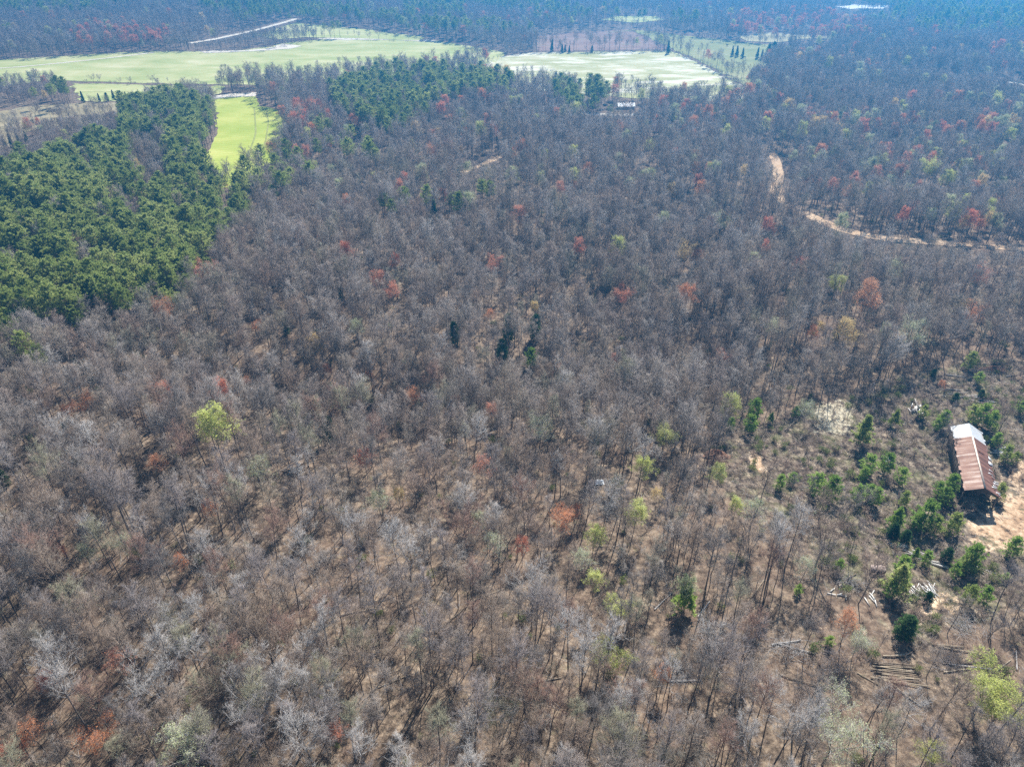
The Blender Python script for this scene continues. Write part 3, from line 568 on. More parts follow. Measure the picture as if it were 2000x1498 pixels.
# evergreens standing alone
for px, py, s in LONEP:
    x, y, _ = at(px, py, 15 * s); v = int(rng.integers(4)); put('pine_tree', 'pine', f'lone {PS[v]} green', x, y, [('trunk', PT[v]), ('crown', PC[v])], s, rng.uniform(0, 6.28), 20, 'scattered single pines', noun='pine')
for px, py, hh, v in LONEC:
    x, y, _ = at(px, py, hh * .5); put('cedar_tree', 'cedar', f"{'pointed' if v == 0 else 'rounded'} dark green {'tall' if hh > 8 else 'small'}", x, y, [('trunk', CT[v]), ('crown', CC[v])], hh / 6, rng.uniform(0, 6.28), 6, 'dark cedars', .9 if v == 0 or hh < 8 else .78, 'cedar')
YS = ['bushy', 'upright pointed', 'spreading']
for px, py, hh, v, dk in YOUNG:
    x, y, _ = at(px, py, hh * .5); put('young_pine', 'young pine', f"{'dark' if dk else 'bright'} green {YS[v]}{' tall' if hh > 6.4 else ' low'}", x, y, [('trunk', YT[v]), ('crown', (YCD if dk else YC)[v])], hh / 6 * .9, rng.uniform(0, 6.28), 6, 'young pines around the clearing', 1.05, 'young pine')
for px, py, hh in [(1824,728,2.5),(1918,768,2.5),(1770,1046,3.6),(1745,1036,4),(1850,1083,3.6),(1815,1167,3),(1771,1222,6),(1868,776,3)]:
    x, y, _ = at(px, py, hh * .5); put('cedar_shrub', 'shrub', 'rounded dark evergreen', x, y, [('trunk', CT[1]), ('crown', CC[1])], hh / 6, rng.uniform(0, 6.28), 6, 'dark evergreen shrubs in the clearing', 1.25, 'shrub')
# thin leafless trees inside the clearing
for px, py, s, v in [(1840,872,.62,3),(1848,885,.5,5),(1558,800,.5,5),(1600,830,.5,7),(1655,815,.6,4),(1640,800,.5,7),(1575,880,.35,5),(1740,812,.5,7),(1765,800,.55,7),(1780,790,.55,4),(1715,795,.6,4),(1690,790,.6,7),(1850,820,.5,7),(1860,815,.5,7),(1880,812,.45,7),(1950,845,.7,3),(1745,1000,.5,7),(1660,1085,.7,4),(1620,1060,.7,1),(1650,1010,.6,3),(1600,1015,.65,2),(1570,1000,.7,4),(1540,980,.6,0),(1690,1000,.5,2),(1730,960,.5,5),(1995,745,.5,3),(1975,735,.4,5),(1580,1180,.5,7),(1930,1250,.6,3),(1985,1180,.7,3),(1960,1210,.7,2)]:
    x, y, _ = at(px, py, 0); bk = names[int(rng.integers(1, 4))]; put('sapling', 'sapling', f'{SHAPE[v]} {bk} leafless', x, y, [('trunk', BT[v]), ('crown', BC[bk][v])], s, rng.uniform(0, 6.28), BP[v]['H'], 'leafless saplings in the clearing', .9, 'sapling')
finish_labels()

# ------------------------------------------------------------------ woodland masses (the rest) as geometry-node instances of one object each
def mass(name, label, cat, rows, protos):
    "rows: x y z rx rz sxy sz index"
    A = np.array(rows, float); me = bpy.data.meshes.new(name); me.vertices.add(len(A)); me.vertices.foreach_set('co', A[:, :3].astype(np.float32).ravel())
    for nm, c in (('rot', np.stack([A[:, 3], np.zeros(len(A)), A[:, 4]], 1)), ('scl', np.stack([A[:, 5], A[:, 5], A[:, 6]], 1))):
        a = me.attributes.new(nm, 'FLOAT_VECTOR', 'POINT'); a.data.foreach_set('vector', c.astype(np.float32).ravel())
    a = me.attributes.new('pick', 'INT', 'POINT'); a.data.foreach_set('value', A[:, 7].astype(np.int32))
    o = obj(name, me); tag(o, label, cat, None, 'stuff'); g = bpy.data.node_groups.new(name, 'GeometryNodeTree')
    g.interface.new_socket('Geometry', in_out='INPUT', socket_type='NodeSocketGeometry'); g.interface.new_socket('Geometry', in_out='OUTPUT', socket_type='NodeSocketGeometry')
    N = g.nodes; gi = N.new('NodeGroupInput'); go = N.new('NodeGroupOutput'); jn = N.new('GeometryNodeJoinGeometry'); L = g.links
    def na(nm, ty): q = N.new('GeometryNodeInputNamedAttribute'); q.data_type = ty; q.inputs[0].default_value = nm; return q.outputs[0]
    r_, s_, p_ = na('rot', 'FLOAT_VECTOR'), na('scl', 'FLOAT_VECTOR'), na('pick', 'INT')
    for k, pm in enumerate(protos):
        po = bpy.data.objects.new(name + '_source', pm); oi = N.new('GeometryNodeObjectInfo'); oi.inputs[0].default_value = po; oi.transform_space = 'ORIGINAL'
        cmp_ = N.new('FunctionNodeCompare'); cmp_.data_type = 'INT'; cmp_.operation = 'EQUAL'
        ins = [q for q in cmp_.inputs if q.type == 'INT']; L.new(p_, ins[0]); ins[1].default_value = k
        ip_ = N.new('GeometryNodeInstanceOnPoints'); L.new(gi.outputs[0], ip_.inputs['Points']); L.new(cmp_.outputs[0], ip_.inputs['Selection'])
        L.new(oi.outputs['Geometry'], ip_.inputs['Instance']); L.new(r_, ip_.inputs['Rotation']); L.new(s_, ip_.inputs['Scale']); L.new(ip_.outputs[0], jn.inputs[0])
    L.new(jn.outputs[0], go.inputs[0]); md = o.modifiers.new('scatter', 'NODES'); md.node_group = g; return o
rows = []
m = (kind == 0) & ~isind
def row(x, y, s, p, tilt=.03, sxy=1.0): return (x, y, th(x, y) - .05, rng.normal() * tilt, rng.uniform(0, 6.28), s * sxy, s, p)
for i in np.where(m)[0]: rows.append(row(TX[i], TY[i], sz[i], var[i]))
ux, uy = scatter_pts(-260, 260, 42, 420, 4.6); uk = (rng.random(len(ux)) < .50) & (np.abs(ux) < 70 + uy * .78) & ~inpoly(ux, uy, CLEAR) & (polydist(ux, uy, ROAD_E, False) > 7) & ~inpoly(ux, uy, SPARSE2) & ~inpoly(ux, uy, F_GREEN)
for x, y in zip(ux[uk], uy[uk]): rows.append(row(x, y, rng.uniform(.25, .55), int(rng.choice([0, 2, 5, 7, 3])), .05, 1.1))
ux, uy = scatter_pts(-110, 95, 140, 215, 3.4); qx, qy = proj(ux, uy, terr(ux, uy)); uk = (rng.random(len(ux)) < .75) & inpoly(qx, qy, [(520,720),(900,730),(1380,740),(1560,760),(1420,830),(1380,880),(1150,900),(850,880),(560,800)])
for x, y in zip(ux[uk], uy[uk]): rows.append(row(x, y, rng.uniform(.5, .85), int(rng.choice([0, 4, 5, 7])), .05))
ck = list(LEAFS)
for i in np.where((kind == 2) & ~isind)[0]: rows.append(row(TX[i], TY[i], sz[i] * (.8 if TY[i] < 420 else .9), 8 + 2 * col[i] + int(rng.integers(2))))
# hedgerows and field margins
def hedge(line, gap, s0, s1, w=1.5, picks=(5, 7, 3)):
    for i in range(len(line) - 1):
        a, b = np.array(line[i][:2]), np.array(line[i + 1][:2]); n = int(np.linalg.norm(b - a) / gap)
        for k_ in range(n): q = a + (b - a) * (k_ + rng.random()) / n + rng.normal(size=2) * w; rows.append(row(q[0], q[1], rng.uniform(s0, s1), int(rng.choice(picks)), sxy=1.2))
A_ = lambda *pp: [at(*p)[:2] for p in pp]
hedge(A_((135,161),(250,165),(430,168)), 3.0, .08, .2); hedge(A_((160,161),(430,168)), 12, .3, .5)
hedge(A_((430,170),(500,172),(530,178)), 5, .5, .8, 4); hedge(A_((300,190),(345,193),(395,196),(412,200)), 3, .5, .85, 8)
hedge(A_((1310,98),(1345,113),(1400,140),(1470,178)), 2.5, .12, .3); hedge(A_((1345,112),(1470,176)), 22, .3, .6)
hedge(A_((950,123),(985,112),(1050,104),(1200,101),(1310,100)), 4, .1, .28); hedge(A_((1050,102),(1310,99)), 24, .25, .4, 3); hedge(A_((1280,98),(1312,99)), 4, .6, .8, 4)
hedge(A_((1230,58),(1265,74),(1308,96)), 5, .08, .18); hedge(A_((1050,68),(1225,57),(1330,70),(1510,88)), 5, .7, 1.0, 5)
hedge(A_((500,100),(600,80),(640,77)), 5, .6, .9, 5); hedge(A_((640,76),(850,80),(950,97)), 9, .5, .85, 4); hedge(A_((0,118),(160,108),(300,101),(420,101)), 6, .7, .9, 5)
hedge(A_((1385,82),(1510,90)), 7, .6, .9, 4); hedge(A_((1405,138),(1440,150),(1460,160)), 16, .5, .9, 4)
hedge(A_((0,252),(100,235),(160,240),(215,238)), 5, .5, .8, 8); hedge(A_((50,195),(100,196),(160,195)), 5, .7, .9, 6); hedge(A_((-20,200),(60,192)), 4, .7, .95, 8)
mass('bare_woodland', 'grey brown leafless woodland stretching back to the hazy distance', 'woodland', rows, BALL + [q for k_ in ck for q in LALL[k_]])
rows = [row(TX[i], TY[i], sz[i] * (.95 if TY[i] < 800 else .9), int(rng.integers(4))) for i in np.where((kind == 1) & ~isind)[0]]
mass('pine_woodland', 'dark green pine woods far behind the fields and inside the stand', 'pine wood', rows, PALL)
# undergrowth
M_BRUSH = bark_mat('brush', [(.42,.33,.27),(.50,.43,.36),(.36,.26,.21),(.44,.40,.30)])
SH = []
for sd, hh in ((71, 2.0), (72, 3.0), (73, 1.4)):
    a, b = shrub(sd, hh); SH.append(mesh('brush', *join([tubes(a, 3), spikes(b)]), [M_BRUSH]))
M_GRN = leaf_mat('brush_leaves', [(.10,.14,.05),(.20,.24,.08),(.27,.27,.10)], .2)
a, b = shrub(74, 1.5); q = np.array([s[3:6] for s in b]); SH.append(mesh('green_brush', *join([tubes(a, 3), spikes(b)]), [M_BRUSH])); LV = buds(q, 5, .16, 1, None, 2)
V, F = join([tubes(a, 3), LV]); SH[3] = mesh('green_brush', V, F, [M_BRUSH, M_GRN], np.r_[np.zeros(len(tubes(a, 3)[1])), np.ones(len(LV[1]))])
rows = []
bx, by = scatter_pts(-190, 190, 45, 330, 3.1); nn = rng.random(len(bx)); c1 = inpoly(bx, by, CLEAR); ok = (nn < .8) | c1; dz = polydist(bx, by, ROAD_E, False) > 3.5
ok &= dz & (np.abs(bx) < 70 + by * .78) & ~(inpoly(bx, by, EARTH1)) & (np.hypot((bx - BARN_C[0]), (by - BARN_C[1])) > 7)
for x, y in zip(bx[ok], by[ok]): rows.append(row(x, y, rng.uniform(.45, 1.3), int(rng.choice(4, p=[.36, .28, .28, .08]))))
bx, by = scatter_pts(20, 230, 80, 235, 1.9); cn_ = np.sin(bx * .19 + 1.7 * np.sin(by * .13)) + np.sin(by * .23 + 1.4 * np.sin(bx * .11)); ok = inpoly(bx, by, CLEAR) & (rng.random(len(bx)) < .30 + .30 * cn_) & ~inpoly(bx, by, EARTH1) & (np.hypot((bx - BARN_C[0]), (by - BARN_C[1]) * .6) > 6.5)
for x, y in zip(bx[ok], by[ok]): rows.append(row(x, y, rng.uniform(.4, 1.1), int(rng.choice(4, p=[.34, .16, .30, .20])), .1, 1.3))
mass('underbrush', 'brown leafless brush and seedlings on the woodland floor', 'underbrush', rows, SH)
# dry grass in the clearing
M_DRY = leaf_mat('dry_grass', [(.22,.18,.11),(.34,.28,.18),(.46,.39,.26)], .3); M_FRESH = leaf_mat('fresh_grass', [(.17,.21,.07),(.28,.32,.12),(.38,.38,.17)], .3)
def tuft(seed, m_, n=70, h=.45, r_=.7):
    g = np.random.default_rng(seed); C = np.stack([g.normal(size=n) * r_, g.normal(size=n) * r_, np.zeros(n)], 1); D = np.stack([g.normal(size=n) * .5, g.normal(size=n) * .5, np.ones(n)], 1) * h * g.uniform(.5, 1.2, (n, 1)); a_ = g.random(n) * 6.28
    return mesh('grass_tuft', *tris(C, D, np.stack([np.cos(a_), np.sin(a_), a_ * 0], 1) * .05), [m_])
rows = []; bx, by = scatter_pts(35, 240, 80, 235, 1.7); ok = inpoly(bx, by, CLEAR) & (rng.random(len(bx)) < .42) & ~inpoly(bx, by, EARTH1) & (np.sin(bx * .23 + np.sin(by * .3)) + np.sin(by * .31) > -.9)
for x, y in zip(bx[ok], by[ok]): rows.append(row(x, y, rng.uniform(.5, 1.2), int(rng.choice(2, p=[.68, .32]))))
mass('dry_grass', 'tufts of straw coloured and green grass in the clearing', 'grass', rows, [tuft(1, M_DRY), tuft(2, M_FRESH)])
# fallen branches
def stick(seed, n=5):
    g = np.random.default_rng(seed); s = []
    for k_ in range(n):
        p = np.array([g.normal() * .8, g.normal() * .8, .05]); a_ = g.random() * 6.28; L_ = g.uniform(.8, 2.6); q_ = p + [math.cos(a_) * L_, math.sin(a_) * L_, g.uniform(0, .25)]; s.append((*p, *q_, .035, .015))
    return mesh('sticks', *tubes(s, 3), [BARKS['pale grey']])
rows = []; bx, by = scatter_pts(-150, 190, 45, 240, 5.5); ok = np.abs(bx) < 60 + by * .78
for x, y in zip(bx[ok], by[ok]): rows.append(row(x, y, rng.uniform(.5, 1.3), int(rng.integers(2)), 0))
mass('fallen_sticks', 'pale fallen sticks and branches littering the woodland floor', 'sticks', rows, [stick(1), stick(2)])

# ------------------------------------------------------------------ the barn
def box(x0, x1, y0, y1, z0, z1):
    V = np.array([(x, y, z) for z in (z0, z1) for y in (y0, y1) for x in (x0, x1)], float); F = np.array([[0,2,3,1],[4,5,7,6],[0,1,5,4],[2,6,7,3],[0,4,6,2],[1,3,7,5]]); return V, F
def boxes(L): return join([box(*b) for b in L])
def rust_mat(name, base_, rust, dark, amt):
    m_, t, o = nmat(name); v = objpos(t); p = nd(t, 'ShaderNodeBsdfPrincipled')
    st = noise(t, 1.0, 5, .7, objpos(t, (.25, 2.2, .25))); sh = noise(t, 1.0, 1, .5, objpos(t, (.02, .7, .02))); bl = noise(t, .5, 6, .7, v)
    f = mth(t, 'ADD', mth(t, 'MULTIPLY', st, .6), mth(t, 'ADD', mth(t, 'MULTIPLY', sh, .55), mth(t, 'MULTIPLY', bl, .25)))
    c = ramp(t, f, [(.58 + amt, base_), (.69 + amt, rust), (.82 + amt, dark)]); t.links.new(c, p.inputs['Base Color']); p.inputs['Roughness'].default_value = .65; p.inputs['Metallic'].default_value = .15
    t.links.new(p.outputs[0], o.inputs[0]); return m_
M_RL = rust_mat('rusty_tin', (.52,.41,.35), (.34,.20,.145), (.21,.10,.07), -.02); M_RR = rust_mat('deep_rusty_tin', (.30,.155,.115), (.19,.085,.06), (.12,.055,.04), -.03)
M_GALV = plain('galvanised_tin', (.62,.64,.66), .45, .3, .12, .6); M_WOOD = plain('old_timber', (.20,.16,.125), .9, 0, .4, 3); M_GREYB = plain('weathered_boards', (.56,.53,.48), .85, 0, .3, 2.5)
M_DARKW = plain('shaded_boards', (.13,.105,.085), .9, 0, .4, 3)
far, nearp = np.array([120.6, 149.4]), np.array([111.3, 125.0]); ax = far - nearp; BL = float(np.linalg.norm(ax)); ang = math.atan2(ax[1], ax[0]) - math.pi / 2
bz = th(*BARN_C); mid_ = (far + nearp) / 2
barn = empty('barn', (mid_[0], mid_[1], bz), ang); tag(barn, 'long open ended barn with a rusty tin roof turning white at its far end', 'barn')
EW, EZ, RZ, HL = 3.75, 4.1, 6.1, BL / 2
def slope(side, y0, y1, mat, name, label=None, holes=()):
    n = int((y1 - y0) / .22); V, F = [], []; cols_ = [0, .2, .4, .6, .8, .92, 1.0]; g = np.random.default_rng(int(abs(y0 * 7 + side * 3 + 200)))
    sag = lambda y: .10 * math.sin(y * .35 + side) + .05 * math.sin(y * .9)
    jag = 0
    for i in range(n + 1):
        y = y0 + (y1 - y0) * i / n
        if i % 4 == 0: jag = g.normal() * .10
        for c in cols_: V.append((side * (EW + (jag if c == 1 else 0)) * c, y, RZ - (RZ - EZ) * c + (.035 if i % 2 else 0) + sag(y) * c))
    K = len(cols_)
    for i in range(n):
        for j in range(K - 1):
            y = y0 + (y1 - y0) * (i + .5) / n; c = (cols_[j] + cols_[j + 1]) / 2
            if any(a <= y <= b and c0 <= c <= c1 for a, b, c0, c1 in holes): continue
            q_ = [i * K + j, i * K + j + 1, (i + 1) * K + j + 1, (i + 1) * K + j]; F.append(q_ if side < 0 else q_[::-1])
    o = obj(name, mesh(name, V, F, [mat]), barn); md = o.modifiers.new('thickness', 'SOLIDIFY'); md.thickness = .012
    if label: o['label'] = label
ys = HL * .58
slope(-1, -HL - .4, ys, M_RL, 'roof_slope', 'rusty pale brown roof slope'); slope(1, -HL - .4, ys, M_RR, 'roof_slope', 'dark rusty roof slope with holes', [(-HL + 2.0, -HL + 3.4, .55, .85), (-HL + 5.2, -HL + 5.9, .8, 1.1), (-HL + 7.4, -HL + 7.9, .8, 1.1), (1.5, 2.0, .3, .5)])
slope(-1, ys + .02, HL + .4, M_GALV, 'roof_slope', 'white galvanised roof slope at the far end'); slope(1, ys + .02, HL + .4, M_GALV, 'roof_slope', 'white galvanised roof slope at the far end')
obj('ridge_cap', mesh('ridge_cap', *boxes([(-.22, .22, -HL - .4, ys, RZ + .045, RZ + .07)]), [plain('ridge_tin', (.62,.52,.43), .6, .2, .3, 1)]), barn)
for sx in (-1, 1):
    for k_ in range(7):
        y = -HL + .3 + (2 * HL - .6) * k_ / 6; obj('post', mesh('post', *boxes([(sx * 3.5 - .11, sx * 3.5 + .11, y - .11, y + .11, -.3, EZ - .1)]), [M_WOOD]), barn)
    obj('eave_beam', mesh('eave_beam', *boxes([(sx * 3.5 - .06, sx * 3.5 + .06, -HL, HL, EZ - .1, EZ + .08)]), [M_WOOD]), barn)
for k_ in range(7):
    y = -HL + .3 + (2 * HL - .6) * k_ / 6; s_ = [(-3.5, y, EZ + .05, 0, y, RZ - .12, .09, .09), (3.5, y, EZ + .05, 0, y, RZ - .12, .09, .09), (-3.5, y, EZ + .02, 3.5, y, EZ + .02, .09, .09), (0, y, EZ, 0, y, RZ - .1, .07, .07)]
    obj('truss', mesh('truss', *tubes(s_, 4), [M_WOOD]), barn)
def boardwall(name, x, y0, y1, z1, gapp=.04, seed=1, mat=None):
    g = np.random.default_rng(seed); L_ = []; y = y0
    while y < y1:
        w = g.uniform(.18, .3)
        if g.random() > .12: L_.append((x - .02, x + .02, y, min(y + w - gapp, y1), 0, z1 - g.random() * .25))
        y += w
    obj(name, mesh(name, *boxes(L_), [mat or M_DARKW]), barn)
boardwall('side_wall', -3.64, -HL + 3.0, HL, EZ - .15, seed=2); boardwall('side_wall', 3.64, -HL + 6, HL, EZ - .3, seed=3)
L_ = []; g = np.random.default_rng(4); x = -3.5
while x < 3.5: L_.append((x, x + .22, HL - .08, HL - .04, 0, EZ + (RZ - EZ) * (1 - abs(x + .1) / EW) - .15)); x += .26
obj('back_wall', mesh('back_wall', *boxes(L_), [M_DARKW]), barn)
L_ = []
for k_ in range(9):
    z = EZ + .12 + k_ * .19; w = (RZ - z) / (RZ - EZ) * EW - .35
    if w > .2: L_.append((-w, w, -HL - .1, -HL - .07, z, z + .16))
obj('front_gable', mesh('front_gable', *boxes(L_), [M_DARKW]), barn)
g = np.random.default_rng(9)
for k_ in range(13):                                              # torn sheets lifting along the right eave
    y = [-HL + .3, -HL + .9, -HL + 1.6, -HL + 2.3, -HL + 3.0, -HL + 3.7, -HL + 4.6, -HL + 5.4, -HL + 6.6, -HL + 7.6, -HL + 9.2, -HL + 12.5, -HL + 14.6][k_]; c = .72 + .3 * g.random() if k_ < 11 else 1.0
    V, F = box(-.5 - .3 * g.random(), .45, -.11, .11, -.008, .008); a_ = R(-28 + g.normal() * 14); V[:, 2] += .25 * (V[:, 0] > 0) * g.random(); ca, sa = math.cos(a_), math.sin(a_)
    x_, z_ = V[:, 0] * ca - V[:, 2] * sa, V[:, 0] * sa + V[:, 2] * ca; V = np.stack([x_ + EW * c, V[:, 1] * (1.2 if k_ < 11 else 7) + y, z_ + RZ - (RZ - EZ) * c + .12], 1); obj('torn_sheet', mesh('torn_sheet', V, F, [M_GALV]), barn)

# ------------------------------------------------------------------ boards, logs, small things in the clearing
def plank(px, py, rz, L_, w, t_, z, mat, name, label, cat, group, tilt=0.0, lift=0.0):
    x, y, gz = at(px, py) if group is None or True else (0, 0, 0); g = np.random.default_rng(int(px * 13 + py * 7 + rz * 100) % 99991)
    V, F = box(-L_ / 2, L_ / 2, -w / 2, w / 2, 0, t_); V = V + np.where(V[:, :1] > 0, g.normal(size=3) * .03, 0)
    o = obj(name, mesh(name, V, F, [mat])); o.location = (x, y, gz + z); o.rotation_euler = (g.normal() * .12, tilt, rz); tag(o, label, cat, group); return o
M_WHITEB = plain('bleached_boards', (.58,.56,.53), .8, 0, .22, 2); M_GREYW = plain('grey_planks', (.42,.40,.37), .85, 0, .3, 2)
g = np.random.default_rng(21)
for k_ in range(40):
    u = k_ / 39; px = 1777 + 50 * u + g.normal() * 3; py = 1152 + 8 * math.sin(u * 3) + g.normal() * 7; plank(px, py, R((-60 if k_ % 3 else 65) + g.normal() * 16 - u * 10), g.uniform(1.8, 3.6), .17, .04, .1 + .5 * g.random() * math.sin(.3 + u * 2.4), M_WHITEB if k_ % 4 else M_GREYW, 'board', 'bleached board thrown across the white board heap beside the tall pine', 'board', 'boards of the bleached heap', R(g.normal() * 9))
for k_ in range(13): plank(1790 + g.normal() * 7, 801 + g.normal() * 6, R(50 + g.normal() * 28), g.uniform(2, 3.6), .22, .05, .2 + .4 * g.random(), M_WHITEB, 'board', 'pale board in the small jumbled heap up the clearing', 'board', 'boards of the upper heap', R(g.normal() * 14))
for k_ in range(16): plank(1782 + k_ * 3.6 + g.normal() * 3, 1078 + k_ * 1.7 + g.normal() * 5, R(-24 + g.normal() * 9), g.uniform(2.5, 5), .22, .05, .1 + .3 * g.random(), M_GREYW if k_ % 2 else M_WHITEB, 'board', 'long grey board laid in the diagonal row below the clearing pines', 'board', 'boards of the diagonal row')
for k_ in range(6): plank(1705 + g.normal() * 5, 1160 + k_ * 4, R(80 + g.normal() * 16), g.uniform(1.6, 2.8), .2, .05, .2, M_WHITEB, 'board', 'whitish board lying by the little collapsed shed', 'board', 'boards by the shed')
for k_ in range(5): plank(1638 + g.normal() * 7, 1160 + g.normal() * 4, R(20 + g.normal() * 30), g.uniform(1.3, 2.2), .25, .05, .2, M_WHITEB, 'board', 'pale scrap board in the trees left of the shed', 'board', 'scrap boards left of the shed')
for k_ in range(12): plank(1860 + k_ * 6.5 + g.normal() * 4, 772 + g.normal() * 5 + k_ * .6, R(-6 + g.normal() * 12), g.uniform(2.5, 5), .24, .06, .1 + .2 * g.random(), M_GREYW, 'board', 'grey board of the low row behind the barn', 'board', 'boards behind the barn')
for k_ in range(6): plank(1955 + g.normal() * 5, 885 + g.normal() * 5, R(-15 + g.normal() * 14), g.uniform(2, 3.6), .5, .03, .1 + .25 * g.random(), M_GALV if k_ % 2 else M_GREYW, 'metal_sheet', 'grey metal sheet dropped beside the right wall of the barn', 'metal sheet', 'sheets beside the barn')
M_LOG = bark_mat('log_bark', [(.30,.235,.17),(.42,.35,.26),(.24,.19,.145),(.36,.32,.27)], .4); M_CUT = plain('cut_wood', (.62,.48,.30), .8)
def log(px, py, rz, L_, r_, z, name, label, cat, group, z1=None, mat=None):
    x, y, gz = at(px, py); dx, dy = math.cos(rz) * L_ / 2, math.sin(rz) * L_ / 2; za = (th(x - dx, y - dy) + z + r_) if z1 is None else gz + z + r_; zb = th(x + dx, y + dy) + (z if z1 is None else z1) + r_
    gg = np.random.default_rng(int(px * 31 + py)); a = np.array([-dx, -dy, za - gz]); b = np.array([dx, dy, zb - gz]); P = [a + (b - a) * i / 6 + gg.normal(size=3) * r_ * .22 for i in range(7)]; n = 8
    V, F, mi = [], [], []; d = (b - a) / np.linalg.norm(b - a); u = np.cross(d, [0, 0, 1.]); u /= np.linalg.norm(u); w = np.cross(u, d)
    for i, p in enumerate(P):
        for j in range(n): q_ = 2 * math.pi * j / n; V.append(p + (u * math.cos(q_) + w * math.sin(q_)) * r_ * (1.08 - .05 * i) * (1 + gg.normal() * .03))
    for i in range(6):
        for j in range(n): F.append([i * n + j, i * n + (j + 1) % n, (i + 1) * n + (j + 1) % n, (i + 1) * n + j]); mi.append(0)
    F += [list(range(n))[::-1], [6 * n + j for j in range(n)]]; mi += [1, 1]
    o = obj(name, mesh(name, V, F, [mat or M_LOG, M_CUT], mi)); o.location = (x, y, gz); tag(o, label, cat, group); return o
for k_ in range(12): log(1742 + k_ * 1.6 + g.normal() * 1.2, 1296 + k_ * 3.6, R(-5 + g.normal() * 3.2), 7.6 + g.normal() * 1.0, .12, .12, 'log', ['topmost in the photo of the', 'lowest in the photo of the'][0 if k_ == 0 else 1] + ' long logs laid side by side' if k_ in (0, 11) else 'inner long log in the row laid side by side near the bottom right', 'log', 'logs laid side by side')
for px, py, a_, L_ in [(1762,1279,12,3.5),(1770,1284,75,2),(1778,1276,-72,2.2),(1746,1282,4,4.5)]: log(px, py, R(a_), L_, .16, .1, 'log', 'short cut log lying just above the row of long logs', 'log', 'short logs above the log row')
LOGS = [(1766,1356,-48,6,.14),(1850,1262,-4,6,.15),(1868,1270,-10,7,.13),(1880,1295,5,8,.12),(1895,1303,-6,8,.12),(1870,1310,10,6,.12),(1985,1290,60,5,.1),(1960,1300,30,5,.1),(1915,1112,-28,7,.2),(1924,1119,-30,6,.2),(1905,1110,-60,4,.15),(1650,1135,40,5,.12),(1660,1128,30,4,.12),(1535,1255,10,6,.14),(1555,1268,-18,7,.12),(1702,1330,-40,5,.08),(1820,770,20,4,.14),(1865,735,-15,5,.14),(1940,728,-20,5,.14),(1975,735,10,4,.13),(700,1195,15,7,.13),(880,1212,50,8,.14),(960,1160,30,8,.12),(545,1215,35,7,.12),(1060,1330,10,7,.13),(420,1190,60,6,.12),(1295,1175,45,6,.12),(1480,1150,50,6,.13),(1375,1190,50,5,.13),(770,1330,25,6,.12),(1620,905,-10,5,.1),(1500,893,-35,4,.12),(1900,1345,35,7,.12),(1560,1330,-20,7,.12),(1335,1330,0,6,.12)]
LL = []
for px, py, a_, L_, r_ in LOGS: LL.append([log(px, py, R(a_), L_, r_, .08, 'fallen_log', 'x', 'log', 'fallen logs on the ground', mat=BARKS['pale grey'] if px % 2 else None), ('long' if L_ > 5.5 else 'short') + (' pale' if px % 2 else ' brown') + ' fallen', px, py, 'log'])
pending.clear(); pending.extend(LL); finish_labels()
# small shed
x, y, z = at(1712, 1118); shed = empty('small_shed', (x, y, z), R(-4)); shed.scale = (1.0, .62, .8); tag(shed, 'little low shed with a pinkish grey tin roof and a dark open side', 'shed')
obj('roof', mesh('roof', np.array([(-1.5,-1.3,1.55),(1.5,-1.3,1.5),(1.5,1.1,1.95),(-1.5,1.1,2.0),(-1.5,-1.3,1.6),(1.5,-1.3,1.55),(1.5,1.1,2.0),(-1.5,1.1,2.05)]), np.array([[0,3,2,1],[4,5,6,7],[0,1,5,4],[1,2,6,5],[2,3,7,6],[3,0,4,7]]), [plain('pinkish_tin', (.40,.31,.27), .7, .1, .25, 1)]), shed)
obj('wall', mesh('wall', *boxes([(-1.4, -1.34, -1.1, 1.0, 0, 1.5), (1.34, 1.4, -1.1, 1.0, 0, 1.45), (-1.34, 1.34, .94, 1.0, 0, 1.85)]), [M_DARKW]), shed)
for sx in (-1.2, 0, 1.2): obj('post', mesh('post', *boxes([(sx - .05, sx + .05, -1.2, -1.1, 0, 1.5)]), [M_WOOD]), shed)
# dark crate under the upper heap, loose sheets
x, y, z = at(1795, 818); e = empty('wooden_crate', (x, y, z), R(5)); tag(e, 'dark open topped wooden crate just below the upper board heap', 'crate')
for nm, L_ in (('side_panel', (-.9,-.84,-.6,.6,0,1.0)), ('side_panel', (.84,.9,-.6,.6,0,1.0)), ('end_panel', (-.84,.84,-.6,-.54,0,1.0)), ('end_panel', (-.84,.84,.54,.6,0,1.0)), ('floor_panel', (-.84,.84,-.54,.54,.02,.08))): obj(nm, mesh(nm, *boxes([L_]), [M_WOOD]), e)
def crumpled(px, py, w, d, h, mat, name, label, cat, seed):
    gg = np.random.default_rng(seed); n = 9; V = []; x, y, z = at(px, py)
    for i in range(n):
        for j in range(n): a, b = i / (n - 1) - .5, j / (n - 1) - .5; V.append((a * w + gg.normal() * .05, b * d + gg.normal() * .05, .05 + h * max(0, math.cos(a * 3) * math.cos(b * 3)) + gg.random() * h * .3))
    F = [[i * n + j, (i + 1) * n + j, (i + 1) * n + j + 1, i * n + j + 1] for i in range(n - 1) for j in range(n - 1)]; o = obj(name, mesh(name, V, F, [mat])); o.location = (x, y, z); md = o.modifiers.new('thickness', 'SOLIDIFY'); md.thickness = .02; tag(o, label, cat); return o
M_TARP = plain('white_tarp', (.80,.82,.84), .5, 0, .08, 1)
crumpled(1171, 943, 2.2, 1.9, .8, M_TARP, 'tarp', 'white tarp glimpsed through the leafless trees right of the middle', 'tarp', 1)
crumpled(1735, 897, 2.4, 1.6, .15, M_TARP, 'tarp', 'white tarp on the ground among the clearing pines', 'tarp', 2)
